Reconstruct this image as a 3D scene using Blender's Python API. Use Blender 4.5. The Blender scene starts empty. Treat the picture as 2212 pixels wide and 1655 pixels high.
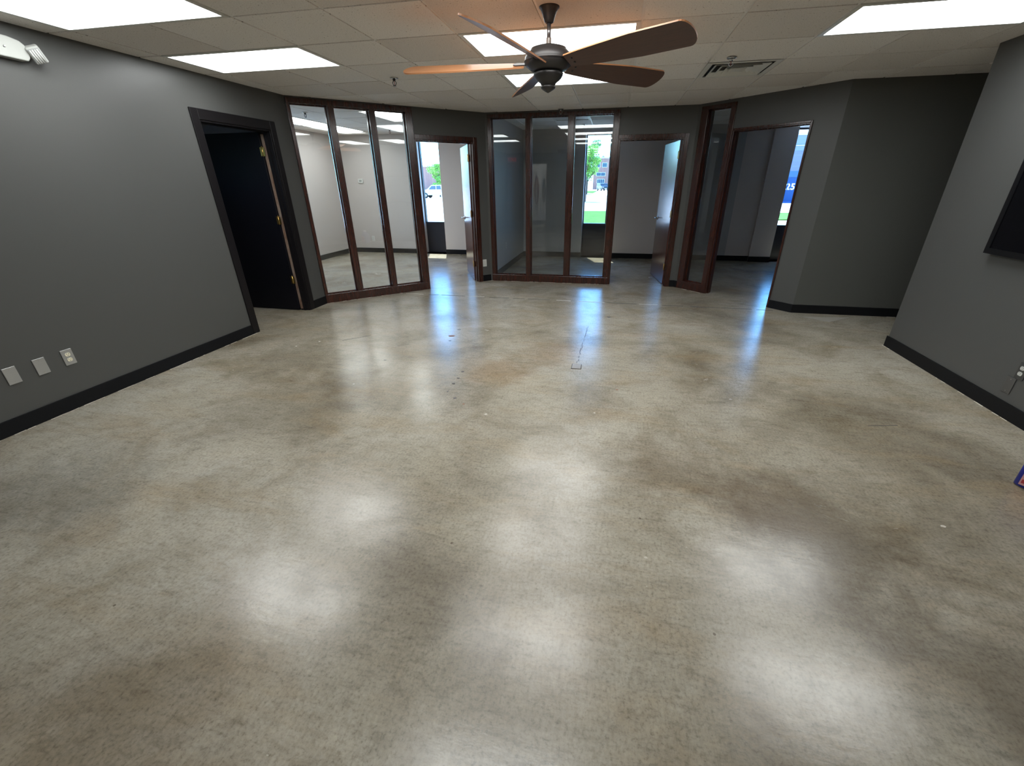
import bpy, bmesh, math, random
from mathutils import Matrix, Vector
random.seed(7)
S = bpy.context.scene
C = S.collection
PI = math.pi
R2 = math.sqrt(0.5)

# ------------------------------------------------------------------ camera
H = 2.44                                   # ceiling height of the main room
EYE = 1.5054
cam = bpy.data.cameras.new('camera')
cam.sensor_fit = 'HORIZONTAL'
cam.sensor_width = 36.0
cam.lens = 915.771 * 36.0 / 2212.0
cam.shift_x = -(1129.535 - 1106.0) / 2212.0
cam.shift_y = -(827.5 - 826.436) / 2212.0
cam.clip_start = 0.02
cam.clip_end = 600
camo = bpy.data.objects.new('camera', cam)
C.objects.link(camo)
rot = Matrix(((0.9808221963, -0.0769200285, 0.1790841381),
              (0.1947836385, 0.4192177557, -0.8867444996),
              (-0.0068668383, 0.9046213476, 0.4261608428)))
camo.matrix_world = Matrix.Translation((0, 0, EYE)) @ rot.to_4x4()
S.camera = camo

# ------------------------------------------------------------------ view, world, sun
S.view_settings.view_transform = 'Standard'
S.view_settings.look = 'None'
S.view_settings.exposure = 0.0
S.view_settings.gamma = 1.0
S.view_settings.use_curve_mapping = False
try:
    S.cycles.use_denoising = True
    S.cycles.denoiser = 'OPENIMAGEDENOISE'
    S.cycles.sample_clamp_indirect = 6.0
    S.cycles.max_bounces = 9
    S.cycles.diffuse_bounces = 5
    S.cycles.glossy_bounces = 5
    S.cycles.transparent_max_bounces = 16
    S.cycles.caustics_reflective = False
    S.cycles.caustics_refractive = False
except Exception:
    pass

SUN_DIR = Vector((0.33, -0.944, 0)).normalized()      # where the sunlight travels, seen from above
SUN_EL = math.radians(66.9)
w = bpy.data.worlds.new('sky')
S.world = w
w.use_nodes = True
nt = w.node_tree
nt.nodes.clear()
sky = nt.nodes.new('ShaderNodeTexSky')
sky.sky_type = 'NISHITA'
sky.sun_disc = False
sky.sun_elevation = SUN_EL
sky.sun_rotation = math.atan2(-SUN_DIR.x, -SUN_DIR.y)
sky.air_density = 1.2
sky.dust_density = 0.6
sky.ozone_density = 2.0
tint = nt.nodes.new('ShaderNodeMixRGB')
tint.blend_type = 'MULTIPLY'
tint.inputs[0].default_value = 1.0
tint.inputs[2].default_value = (0.42, 0.86, 1.30, 1)   # camera balanced for the indoor lamps
bg = nt.nodes.new('ShaderNodeBackground')
bg.inputs[1].default_value = 1.25
wo = nt.nodes.new('ShaderNodeOutputWorld')
nt.links.new(sky.outputs[0], tint.inputs[1])
nt.links.new(tint.outputs[0], bg.inputs[0])
nt.links.new(bg.outputs[0], wo.inputs[0])

sl = bpy.data.lights.new('sun', 'SUN')
sl.energy = 20.0
sl.color = (0.95, 1.0, 1.0)
sl.angle = math.radians(0.6)
so = bpy.data.objects.new('sun', sl)
C.objects.link(so)
d = Vector((SUN_DIR.x * math.cos(SUN_EL), SUN_DIR.y * math.cos(SUN_EL), -math.sin(SUN_EL)))
so.rotation_euler = d.to_track_quat('-Z', 'Y').to_euler()
so.location = (-20, 60, 60)

LAMP = 11.0                                            # radiance of a lit troffer lens

# ------------------------------------------------------------------ mesh helpers
def box(bm, x0, x1, y0, y1, z0, z1, mi=0, M=None):
    x0, x1 = min(x0, x1), max(x0, x1)
    y0, y1 = min(y0, y1), max(y0, y1)
    z0, z1 = min(z0, z1), max(z0, z1)
    v = [bm.verts.new(p) for p in ((x0, y0, z0), (x1, y0, z0), (x1, y1, z0), (x0, y1, z0),
                                   (x0, y0, z1), (x1, y0, z1), (x1, y1, z1), (x0, y1, z1))]
    if M is not None:
        for q in v:
            q.co = M @ q.co
    fs = []
    for ids in ((3, 2, 1, 0), (4, 5, 6, 7), (0, 1, 5, 4), (1, 2, 6, 5), (2, 3, 7, 6), (3, 0, 4, 7)):
        f = bm.faces.new([v[i] for i in ids])
        f.material_index = mi
        fs.append(f)
    return fs

def prism(bm, pts, z0, z1, mi=0, M=None):
    """Extrude a polygon (x, y) between z0 and z1; M maps the result."""
    a = [bm.verts.new((p[0], p[1], z0)) for p in pts]
    b = [bm.verts.new((p[0], p[1], z1)) for p in pts]
    n = len(pts)
    fs = [bm.faces.new(a[::-1]), bm.faces.new(b)]
    for i in range(n):
        fs.append(bm.faces.new((a[i], a[(i + 1) % n], b[(i + 1) % n], b[i])))
    for f in fs:
        f.material_index = mi
    if M is not None:
        for q in a + b:
            q.co = M @ q.co
    return fs

def lathe(bm, prof, n=32, mi=0, M=None, caps=True):
    rings = []
    for r, z in prof:
        rings.append([bm.verts.new((r * math.cos(2 * PI * i / n), r * math.sin(2 * PI * i / n), z)) for i in range(n)])
    for a, b in zip(rings, rings[1:]):
        for i in range(n):
            f = bm.faces.new((a[i], a[(i + 1) % n], b[(i + 1) % n], b[i]))
            f.material_index = mi
            f.smooth = True
    if caps:
        f = bm.faces.new(rings[0][::-1]); f.material_index = mi
        f = bm.faces.new(rings[-1]); f.material_index = mi
    if M is not None:
        for ring in rings:
            for q in ring:
                q.co = M @ q.co

def tube(bm, path, r, n=8, mi=0):
    rings = []
    path = [Vector(p) for p in path]
    for i, p in enumerate(path):
        t = (path[min(i + 1, len(path) - 1)] - path[max(i - 1, 0)]).normalized()
        u = t.orthogonal().normalized() if i == 0 else (rings_u - t * rings_u.dot(t)).normalized()
        rings_u = u
        v = t.cross(u)
        rings.append([bm.verts.new(p + r * (math.cos(2 * PI * k / n) * u + math.sin(2 * PI * k / n) * v)) for k in range(n)])
    for a, b in zip(rings, rings[1:]):
        for k in range(n):
            f = bm.faces.new((a[k], a[(k + 1) % n], b[(k + 1) % n], b[k]))
            f.smooth = True
            f.material_index = mi
    bm.faces.new(rings[0][::-1])
    bm.faces.new(rings[-1])

def bev(bm, w, seg=2):
    bmesh.ops.bevel(bm, geom=list(bm.edges), offset=w, segments=seg, affect='EDGES', profile=0.5)

def mesh(name, bm):
    bmesh.ops.recalc_face_normals(bm, faces=bm.faces)
    me = bpy.data.meshes.new(name)
    bm.to_mesh(me)
    bm.free()
    return me

def obj(name, bm, mats, parent=None, loc=(0, 0, 0), rot=(0, 0, 0), label=None):
    me = mesh(name, bm) if isinstance(bm, bmesh.types.BMesh) else bm
    if not me.materials:
        for m in (mats if isinstance(mats, (list, tuple)) else [mats]):
            me.materials.append(m)
    o = bpy.data.objects.new(name, me)
    C.objects.link(o)
    o.location = loc
    o.rotation_euler = rot
    if parent is not None:
        o.parent = parent
    if label:
        o['label'] = label
    return o

def empty(name, loc=(0, 0, 0), rz=0.0):
    o = bpy.data.objects.new(name, None)
    C.objects.link(o)
    o.empty_display_size = 0.1
    o.location = loc
    o.rotation_euler = (0, 0, rz)
    return o

def tag(o, label, cat, group=None, kind=None):
    o['label'] = label
    o['category'] = cat
    if group:
        o['group'] = group
    if kind:
        o['kind'] = kind
    return o

def struct(o, label=None, cat=None):
    o['kind'] = 'structure'
    if label:
        o['label'] = label
    if cat:
        o['category'] = cat
    return o

def copy_tree(o, parent=None):
    c = o.copy()
    C.objects.link(c)
    c.parent = parent
    for ch in list(o.children):
        copy_tree(ch, c)
    return c

def nb():
    return bmesh.new()

# ------------------------------------------------------------------ materials
def mat(name, col, rough=0.5, metal=0.0, spec=0.5, coat=0.0, coat_r=0.1):
    m = bpy.data.materials.new(name)
    m.use_nodes = True
    p = m.node_tree.nodes['Principled BSDF']
    p.inputs['Base Color'].default_value = (*col, 1)
    p.inputs['Roughness'].default_value = rough
    p.inputs['Metallic'].default_value = metal
    p.inputs['Specular IOR Level'].default_value = spec
    p.inputs['Coat Weight'].default_value = coat
    p.inputs['Coat Roughness'].default_value = coat_r
    return m

class N:
    """Small node-building helper."""
    def __init__(self, m):
        self.t = m.node_tree
        self.p = self.t.nodes.get('Principled BSDF')
    def new(self, kind, **kw):
        n = self.t.nodes.new(kind)
        for k, v in kw.items():
            if k in n.inputs.keys():
                n.inputs[k].default_value = v
            else:
                setattr(n, k, v)
        return n
    def link(self, a, b):
        self.t.links.new(a, b)
    def coord(self, scale=(1, 1, 1), out='Object', rotz=0.0):
        c = self.t.nodes.new('ShaderNodeTexCoord')
        mp = self.t.nodes.new('ShaderNodeMapping')
        mp.inputs['Scale'].default_value = scale
        mp.inputs['Rotation'].default_value = (0, 0, rotz)
        self.link(c.outputs[out], mp.inputs['Vector'])
        return mp.outputs[0]
    def noise(self, vec, scale, detail=4.0, rough=0.55, dist=0.0):
        n = self.new('ShaderNodeTexNoise')
        n.inputs['Scale'].default_value = scale
        n.inputs['Detail'].default_value = detail
        n.inputs['Roughness'].default_value = rough
        n.inputs['Distortion'].default_value = dist
        self.link(vec, n.inputs['Vector'])
        return n.outputs['Fac']
    def ramp(self, fac, stops):
        r = self.t.nodes.new('ShaderNodeValToRGB')
        e = r.color_ramp.elements
        while len(e) < len(stops):
            e.new(0.5)
        for i, (pos, c) in enumerate(stops):
            e[i].position = pos
            e[i].color = (*c, 1) if len(c) == 3 else c
        self.link(fac, r.inputs['Fac'])
        return r.outputs['Color']
    def mix(self, fac, a, b, blend='MIX'):
        n = self.t.nodes.new('ShaderNodeMixRGB')
        n.blend_type = blend
        for i, v in enumerate((fac, a, b)):
            if isinstance(v, (int, float)):
                n.inputs[i].default_value = v
            elif isinstance(v, tuple):
                n.inputs[i].default_value = (*v, 1)
            else:
                self.link(v, n.inputs[i])
        return n.outputs[0]
    def math(self, op, a, b=0.0):
        n = self.t.nodes.new('ShaderNodeMath')
        n.operation = op
        for i, v in enumerate((a, b)):
            if isinstance(v, (int, float)):
                n.inputs[i].default_value = v
            else:
                self.link(v, n.inputs[i])
        return n.outputs[0]
    def bump(self, h, strength, dist=0.01, normal=None):
        n = self.t.nodes.new('ShaderNodeBump')
        n.inputs['Strength'].default_value = strength
        n.inputs['Distance'].default_value = dist
        self.link(h, n.inputs['Height'])
        if normal is not None:
            self.link(normal, n.inputs['Normal'])
        return n.outputs[0]

def paint(name, col, rough=0.45, spec=0.5, bump=0.12):
    m = mat(name, col, rough, spec=spec)
    n = N(m)
    v = n.coord()
    big = n.noise(v, 1.3, 3)
    c = n.mix(n.math('MULTIPLY', big, 0.25), tuple(x * 1.06 for x in col), tuple(x * 0.85 for x in col))
    n.link(c, n.p.inputs['Base Color'])
    n.link(n.bump(n.noise(v, 160, 3), bump, 0.002), n.p.inputs['Normal'])
    return m

def floor_mat():
    m = mat('polished_concrete', (0.34, 0.31, 0.26), 0.25)
    n = N(m)
    v = n.coord()
    vs = n.coord((1.0, 3.2, 1.0), rotz=math.radians(28))
    vt = n.coord((3.0, 0.8, 1.0), rotz=math.radians(-12))
    big = n.noise(v, 0.55, 5, 0.55, 0.5)
    mid = n.noise(v, 1.9, 7, 0.62, 0.6)
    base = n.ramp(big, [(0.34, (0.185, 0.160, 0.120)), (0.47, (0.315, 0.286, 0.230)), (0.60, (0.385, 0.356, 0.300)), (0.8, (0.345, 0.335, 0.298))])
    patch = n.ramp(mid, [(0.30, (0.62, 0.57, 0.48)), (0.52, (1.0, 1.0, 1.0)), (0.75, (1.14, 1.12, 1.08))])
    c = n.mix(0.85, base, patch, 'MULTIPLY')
    warm = n.ramp(n.noise(vs, 1.1, 6, 0.65, 0.4), [(0.50, (0, 0, 0)), (0.72, (1, 1, 1))])
    c = n.mix(n.math('MULTIPLY', warm, 0.40), c, (0.30, 0.215, 0.115))
    # broad brown and gray stains and darker patches: x, y, radius, strength, colour
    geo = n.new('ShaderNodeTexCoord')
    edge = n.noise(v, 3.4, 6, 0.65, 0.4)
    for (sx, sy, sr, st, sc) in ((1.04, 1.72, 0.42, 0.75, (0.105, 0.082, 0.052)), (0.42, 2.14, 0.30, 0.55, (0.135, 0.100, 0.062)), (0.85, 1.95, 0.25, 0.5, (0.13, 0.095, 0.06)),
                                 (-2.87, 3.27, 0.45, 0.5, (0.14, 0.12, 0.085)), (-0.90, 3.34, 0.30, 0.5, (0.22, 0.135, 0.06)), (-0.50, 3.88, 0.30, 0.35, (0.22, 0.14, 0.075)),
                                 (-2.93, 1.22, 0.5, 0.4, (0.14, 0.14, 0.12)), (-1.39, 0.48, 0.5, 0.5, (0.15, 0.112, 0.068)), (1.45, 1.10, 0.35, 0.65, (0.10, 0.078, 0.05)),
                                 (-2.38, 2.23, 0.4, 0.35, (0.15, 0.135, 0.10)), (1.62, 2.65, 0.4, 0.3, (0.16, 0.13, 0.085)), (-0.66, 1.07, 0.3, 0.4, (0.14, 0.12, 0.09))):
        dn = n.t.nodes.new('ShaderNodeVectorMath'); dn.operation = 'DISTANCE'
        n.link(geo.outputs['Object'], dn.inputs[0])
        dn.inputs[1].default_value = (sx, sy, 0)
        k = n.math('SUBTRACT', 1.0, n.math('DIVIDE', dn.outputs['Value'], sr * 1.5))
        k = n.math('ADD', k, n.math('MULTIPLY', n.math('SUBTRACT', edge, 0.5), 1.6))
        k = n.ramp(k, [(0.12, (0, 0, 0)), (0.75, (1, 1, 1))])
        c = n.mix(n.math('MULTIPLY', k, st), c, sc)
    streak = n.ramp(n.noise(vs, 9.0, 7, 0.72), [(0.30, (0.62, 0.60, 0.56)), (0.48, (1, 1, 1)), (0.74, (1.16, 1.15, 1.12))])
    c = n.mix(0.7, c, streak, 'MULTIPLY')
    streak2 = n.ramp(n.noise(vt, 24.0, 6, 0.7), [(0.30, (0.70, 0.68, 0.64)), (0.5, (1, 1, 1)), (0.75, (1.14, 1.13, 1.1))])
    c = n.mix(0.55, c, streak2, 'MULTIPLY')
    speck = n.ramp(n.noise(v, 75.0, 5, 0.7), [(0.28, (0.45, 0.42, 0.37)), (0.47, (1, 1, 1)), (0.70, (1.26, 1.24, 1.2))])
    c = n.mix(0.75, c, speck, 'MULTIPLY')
    # dark pits and pale chips
    vo = n.new('ShaderNodeTexVoronoi')
    vo.inputs['Scale'].default_value = 5.5
    n.link(v, vo.inputs['Vector'])
    pit = n.math('LESS_THAN', vo.outputs['Distance'], 0.035)
    vo2 = n.new('ShaderNodeTexVoronoi')
    vo2.inputs['Scale'].default_value = 4.1
    n.link(n.coord((1.0, 2.4, 1.0), rotz=0.9), vo2.inputs['Vector'])
    chip = n.math('LESS_THAN', vo2.outputs['Distance'], 0.016)
    gate = n.ramp(n.noise(v, 0.9, 2), [(0.50, (0, 0, 0)), (0.56, (1, 1, 1))])
    c = n.mix(n.math('MULTIPLY', n.math('MULTIPLY', pit, gate), 0.75), c, (0.09, 0.065, 0.045))
    c = n.mix(n.math('MULTIPLY', chip, 0.6), c, (0.62, 0.58, 0.50))
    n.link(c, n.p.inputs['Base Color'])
    r = n.ramp(mid, [(0.25, (0.29,) * 3), (0.55, (0.215,) * 3), (0.8, (0.19,) * 3)])
    n.link(r, n.p.inputs['Roughness'])
    b1 = n.bump(n.noise(v, 2.6, 4), 0.10, 0.02)
    b2 = n.bump(n.noise(vs, 14, 6), 0.10, 0.004, b1)
    b2 = n.bump(n.noise(v, 95, 4, 0.65), 0.10, 0.002, b2)
    n.link(b2, n.p.inputs['Normal'])
    n.p.inputs['IOR'].default_value = 1.55
    return m

def tile_mat():
    m = mat('ceiling_tile_fibre', (0.62, 0.585, 0.535), 0.95, spec=0.1)
    n = N(m)
    oi = n.new('ShaderNodeObjectInfo')
    v = n.coord()
    tone = n.ramp(oi.outputs['Random'], [(0.0, (0.76, 0.725, 0.695)), (0.5, (0.84, 0.815, 0.79)), (1.0, (0.89, 0.87, 0.85))])
    c = n.mix(0.45, tone, n.ramp(n.noise(v, 120, 4, 0.7), [(0.30, (0.45, 0.43, 0.4)), (0.5, (1, 1, 1))]), 'MULTIPLY')
    pits = n.ramp(n.noise(v, 46, 3, 0.6), [(0.30, (0.25, 0.22, 0.2)), (0.355, (1, 1, 1))])
    c = n.mix(0.8, c, pits, 'MULTIPLY')
    n.link(c, n.p.inputs['Base Color'])
    n.link(n.bump(n.noise(v, 120, 4), 0.3, 0.003), n.p.inputs['Normal'])
    return m

def wood_mat(name, c0, c1, rough, axis_scale=(1, 1, 1), coat=0.0):
    m = mat(name, c0, rough, coat=coat, coat_r=0.15)
    n = N(m)
    v = n.coord(axis_scale)
    g = n.noise(v, 6.0, 6, 0.6, 1.2)
    n.link(n.ramp(g, [(0.3, c0), (0.7, c1)]), n.p.inputs['Base Color'])
    n.link(n.bump(g, 0.03, 0.002), n.p.inputs['Normal'])
    return m

def glass_mat(name='clear_glass', tintc=(0.93, 0.955, 0.95)):
    m = bpy.data.materials.new(name)
    m.use_nodes = True
    t = m.node_tree
    t.nodes.clear()
    g = t.nodes.new('ShaderNodeNewGeometry')
    dp = t.nodes.new('ShaderNodeVectorMath'); dp.operation = 'DOT_PRODUCT'
    t.links.new(g.outputs['Normal'], dp.inputs[0]); t.links.new(g.outputs['Incoming'], dp.inputs[1])
    def mth(op, a, b=0.0):
        q = t.nodes.new('ShaderNodeMath'); q.operation = op
        for i, vv in enumerate((a, b)):
            if isinstance(vv, (int, float)):
                q.inputs[i].default_value = vv
            else:
                t.links.new(vv, q.inputs[i])
        return q.outputs[0]
    f = mth('POWER', mth('SUBTRACT', 1.0, mth('ABSOLUTE', dp.outputs['Value'])), 5.0)
    f = mth('ADD', mth('MULTIPLY', f, 0.95), 0.045)
    tr = t.nodes.new('ShaderNodeBsdfTransparent'); tr.inputs[0].default_value = (*tintc, 1)
    gl = t.nodes.new('ShaderNodeBsdfGlossy'); gl.inputs['Roughness'].default_value = 0.0
    gl.inputs[0].default_value = (1, 1, 1, 1)
    mx = t.nodes.new('ShaderNodeMixShader')
    out = t.nodes.new('ShaderNodeOutputMaterial')
    t.links.new(f, mx.inputs[0]); t.links.new(tr.outputs[0], mx.inputs[1]); t.links.new(gl.outputs[0], mx.inputs[2])
    t.links.new(mx.outputs[0], out.inputs[0])
    return m

def emit_mat(name, col, strength):
    m = mat(name, (0.8, 0.8, 0.8), 0.5)
    p = m.node_tree.nodes['Principled BSDF']
    p.inputs['Emission Color'].default_value = (*col, 1)
    p.inputs['Emission Strength'].default_value = strength
    return m

M = {}
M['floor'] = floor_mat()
M['tile'] = tile_mat()
M['tee'] = mat('ceiling_grid_metal', (0.78, 0.77, 0.75), 0.4)
M['plenum'] = mat('ceiling_void', (0.10, 0.095, 0.09), 0.9)
M['gray'] = paint('charcoal_wall_paint', (0.081, 0.082, 0.079), 0.38)
M['accent'] = paint('dark_accent_wall_paint', (0.090, 0.093, 0.086), 0.42)
M['beige'] = paint('pale_warm_gray_wall_paint', (0.52, 0.48, 0.455), 0.5)
M['office_gray'] = paint('mid_gray_office_wall_paint', (0.40, 0.40, 0.41), 0.42)
M['office_warm'] = paint('warm_gray_office_wall_paint', (0.60, 0.55, 0.535), 0.45)
M['black_base'] = mat('black_rubber_base', (0.006, 0.0065, 0.008), 0.5, spec=0.2)
M['black_door'] = mat('black_door_paint', (0.005, 0.005, 0.008), 0.45, spec=0.2)
M['black_trim'] = mat('black_trim_paint', (0.008, 0.007, 0.008), 0.4, spec=0.25)
M['panel'] = mat('dark_spandrel_panel', (0.020, 0.020, 0.026), 0.3)
M['wood'] = wood_mat('dark_mahogany', (0.022, 0.0055, 0.0038), (0.056, 0.015, 0.0085), 0.26, (6, 6, 0.6), 0.4)
M['door_wood'] = wood_mat('glossy_mahogany_door', (0.055, 0.018, 0.014), (0.135, 0.050, 0.038), 0.24, (7, 7, 0.5), 0.35)
M['blade'] = wood_mat('dark_cherry_blade_veneer', (0.050, 0.017, 0.010), (0.085, 0.030, 0.016), 0.38, (0.8, 9, 9))
M['blade_top'] = wood_mat('light_maple_blade_veneer', (0.36, 0.155, 0.065), (0.46, 0.215, 0.095), 0.42, (0.8, 9, 9))
M['bronze'] = mat('oil_rubbed_bronze', (0.030, 0.027, 0.026), 0.42, 0.35)
M['brass'] = mat('brass', (0.62, 0.40, 0.12), 0.32, 1.0)
M['steel'] = mat('brushed_steel', (0.56, 0.55, 0.53), 0.33, 1.0)
M['chrome'] = mat('chrome', (0.62, 0.62, 0.62), 0.12, 1.0)
M['plate'] = mat('gray_plate', (0.55, 0.56, 0.56), 0.34, 0.8)
M['ivory'] = mat('ivory_plastic', (0.85, 0.80, 0.62), 0.35)
M['white_plastic'] = mat('white_plastic', (0.62, 0.63, 0.60), 0.35)
M['lamp_case'] = mat('off_white_lamp_case', (0.40, 0.41, 0.385), 0.4)
M['white_metal'] = mat('white_enamel', (0.70, 0.71, 0.68), 0.4)
M['lens'] = emit_mat('lit_lens', (0.97, 1.0, 1.0), LAMP)
M['lens_off'] = mat('unlit_lens', (0.72, 0.74, 0.76), 0.4)
M['glass'] = glass_mat()
M['winglass'] = glass_mat('window_glass', (0.96, 0.98, 0.97))
M['tvblack'] = mat('glossy_black_screen', (0.003, 0.003, 0.004), 0.2, spec=0.25)
M['tvframe'] = mat('black_plastic', (0.005, 0.005, 0.006), 0.45, spec=0.2)
M['dark'] = mat('dark_slot', (0.015, 0.015, 0.015), 0.6)
M['alu'] = mat('dark_window_aluminium', (0.03, 0.032, 0.045), 0.35, 0.4)

# ------------------------------------------------------------------ plan (metres, camera above the origin)
XL, XR = -3.84, 2.78            # main room side walls
YB = -2.2                       # wall behind the camera
YE = 9.80                       # inner face of the outside wall
T = 0.12
F1o, F1r, F1l = (-3.84, 5.19, 0), math.radians(45), 2.645
F2o, F2r, F2l = (-1.97, 7.06, 0), 0.0, 2.99
F3o, F3r, F3l = (1.02, 7.06, 0), math.radians(-45), 1.803
YD = 5.785                      # dark wall at the passage
HO = 2.48                       # office ceilings
ZT = 2.60

# ------------------------------------------------------------------ floor
bm = nb()
box(bm, -6.6, 6.6, -4.6, 10.12, -0.12, 0.0)
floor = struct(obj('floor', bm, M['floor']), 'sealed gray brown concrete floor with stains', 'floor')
m = mat('pale_joint_dust', (0.60, 0.56, 0.48), 0.7)
m2 = mat('dark_saw_cut', (0.05, 0.045, 0.04), 0.7)
bm = nb()
random.seed(3)
x = -3.2
while x < 2.1:
    l = random.uniform(0.06, 0.42)
    yy = 5.925 - 0.0157 * (x + 2.97) + random.uniform(-0.004, 0.004)
    box(bm, x, min(x + l, 2.1), yy - 0.007, yy + 0.007, 0.0, 0.0012, 0 if random.random() < 0.62 else 1)
    x += l + random.uniform(0.0, 0.10)
obj('control_joint', bm, [m, m2], floor)
bm = nb()
for i in range(26):                                     # hairline crack leading to the floor box
    y0 = 3.64 + i * 0.043
    if random.random() < 0.25:
        continue
    xx = -0.222 + 0.0012 * i + random.uniform(-0.006, 0.006)
    box(bm, xx - 0.0025, xx + 0.0025, y0, y0 + 0.045, 0, 0.001)
obj('hairline_crack', bm, m2, floor)
bm = nb()
for k, (cx0, cy0, ll, ang) in enumerate(((-2.62, 3.92, 0.30, 0.75), (1.9, 2.9, 0.2, 0.2))):
    Mx = Matrix.Translation((cx0, cy0, 0)) @ Matrix.Rotation(ang, 4, 'Z')
    box(bm, -ll / 2, ll / 2, -0.003, 0.003, 0, 0.001, M=Mx)
obj('scratch', bm, m2, floor)
t = empty('floor_box_cover', (-0.222, 3.55, 0))
tag(t, 'small rectangular cover plate set into the concrete in the blue reflection', 'floor cover')
bm = nb()
box(bm, -0.045, 0.045, -0.056, 0.056, 0, 0.002)
obj('rim', bm, m2, t)
bm = nb()
box(bm, -0.039, 0.039, -0.050, 0.050, 0.002, 0.0035)
obj('plate', bm, mat('worn_cover', (0.31, 0.28, 0.24), 0.3), t)
bm = nb()
prism(bm, [(2.36, 5.60), (2.90, 5.655), (2.58, 5.42)], 0.0, 0.0008)
obj('pale_patch', bm, mat('pale_bare_concrete', (0.37, 0.35, 0.31), 0.45), floor)
# dark pits and rust spots
SPOTS = [(-1.626, 4.159, 0.030, 1), (-1.621, 4.389, 0.018, 0), (-1.594, 4.012, 0.012, 0), (-1.197, 3.257, 0.012, 0), (-1.192, 3.119, 0.011, 0),
         (-1.194, 3.006, 0.013, 0), (-1.191, 2.857, 0.008, 0), (-1.095, 2.76, 0.011, 0), (-0.999, 2.678, 0.009, 1), (-2.011, 2.847, 0.008, 2),
         (-2.009, 3.385, 0.010, 0), (0.04, 5.183, 0.022, 0), (0.136, 3.136, 0.010, 1), (-0.789, 2.559, 0.010, 2), (-0.025, 2.721, 0.007, 2),
         (-3.098, 3.571, 0.009, 2), (-2.949, 3.741, 0.010, 2), (0.257, 1.445, 0.007, 2), (1.667, 1.908, 0.009, 2)]
spotm = [mat('dark_pit', (0.055, 0.045, 0.04), 0.5), mat('rust_spot', (0.20, 0.085, 0.035), 0.5), mat('pale_chip', (0.50, 0.46, 0.39), 0.6)]
random.seed(21)
for (sx, sy, sr, mi) in SPOTS:
    b = nb()
    pts = []
    for k in range(12):
        a = 2 * PI * k / 12
        rr = sr * random.uniform(0.7, 1.15)
        pts.append((rr * math.cos(a) * 1.25, rr * math.sin(a)))
    prism(b, pts, 0.0, 0.0008)
    obj('floor_spot', b, spotm[mi], floor, (sx, sy, 0))
# white paint crumbs and caulk at the wall base
bm = nb()
random.seed(11)
def crumbs(x0, y0, x1, y1, n):
    for i in range(n):
        k = random.random()
        px, py = x0 + (x1 - x0) * k, y0 + (y1 - y0) * k
        l = random.uniform(0.01, 0.09)
        a = math.atan2(y1 - y0, x1 - x0)
        Mx = Matrix.Translation((px, py, 0)) @ Matrix.Rotation(a + random.uniform(-0.05, 0.05), 4, 'Z')
        wd = random.uniform(0.001, 0.003)
        box(bm, -l / 2, l / 2, -wd, wd, 0.0, 0.002, M=Mx)
crumbs(XL + 0.018, 0.6, XL + 0.018, 3.84, 60)
crumbs(XL + 0.05, 5.215, -2.78, 6.25, 26)
crumbs(-2.07, 6.93, -1.95, 7.03, 6)
crumbs(-1.95, 7.045, -0.02, 7.045, 22)
crumbs(1.07, 6.97, 1.40, 6.64, 9)
crumbs(2.76, 1.5, 2.76, 4.63, 22)
crumbs(2.12, 5.94, 3.4, 5.765, 10)
obj('wall_base_crumbs', bm, mat('white_caulk', (0.66, 0.62, 0.53), 0.7), floor)['kind'] = 'stuff'

# ------------------------------------------------------------------ ceilings
PIT = 0.6206
def clip(poly, hp):
    a, b, c = hp                                          # keep a*x + b*y <= c
    out = []
    for i in range(len(poly)):
        p, q = poly[i], poly[(i + 1) % len(poly)]
        fp, fq = a * p[0] + b * p[1] - c, a * q[0] + b * q[1] - c
        if fp <= 0:
            out.append(p)
        if fp * fq < 0:
            k = fp / (fp - fq)
            out.append((p[0] + (q[0] - p[0]) * k, p[1] + (q[1] - p[1]) * k))
    return out

def area(p):
    return 0.5 * abs(sum(p[i][0] * p[(i + 1) % len(p)][1] - p[(i + 1) % len(p)][0] * p[i][1] for i in range(len(p))))

half = PIT / 2 - 0.009
bmf = nb()
box(bmf, -half, half, -half, half, 0.0, 0.012)
TILE = mesh('ceiling_tile', bmf)
TILE.materials.append(M['tile'])

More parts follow.
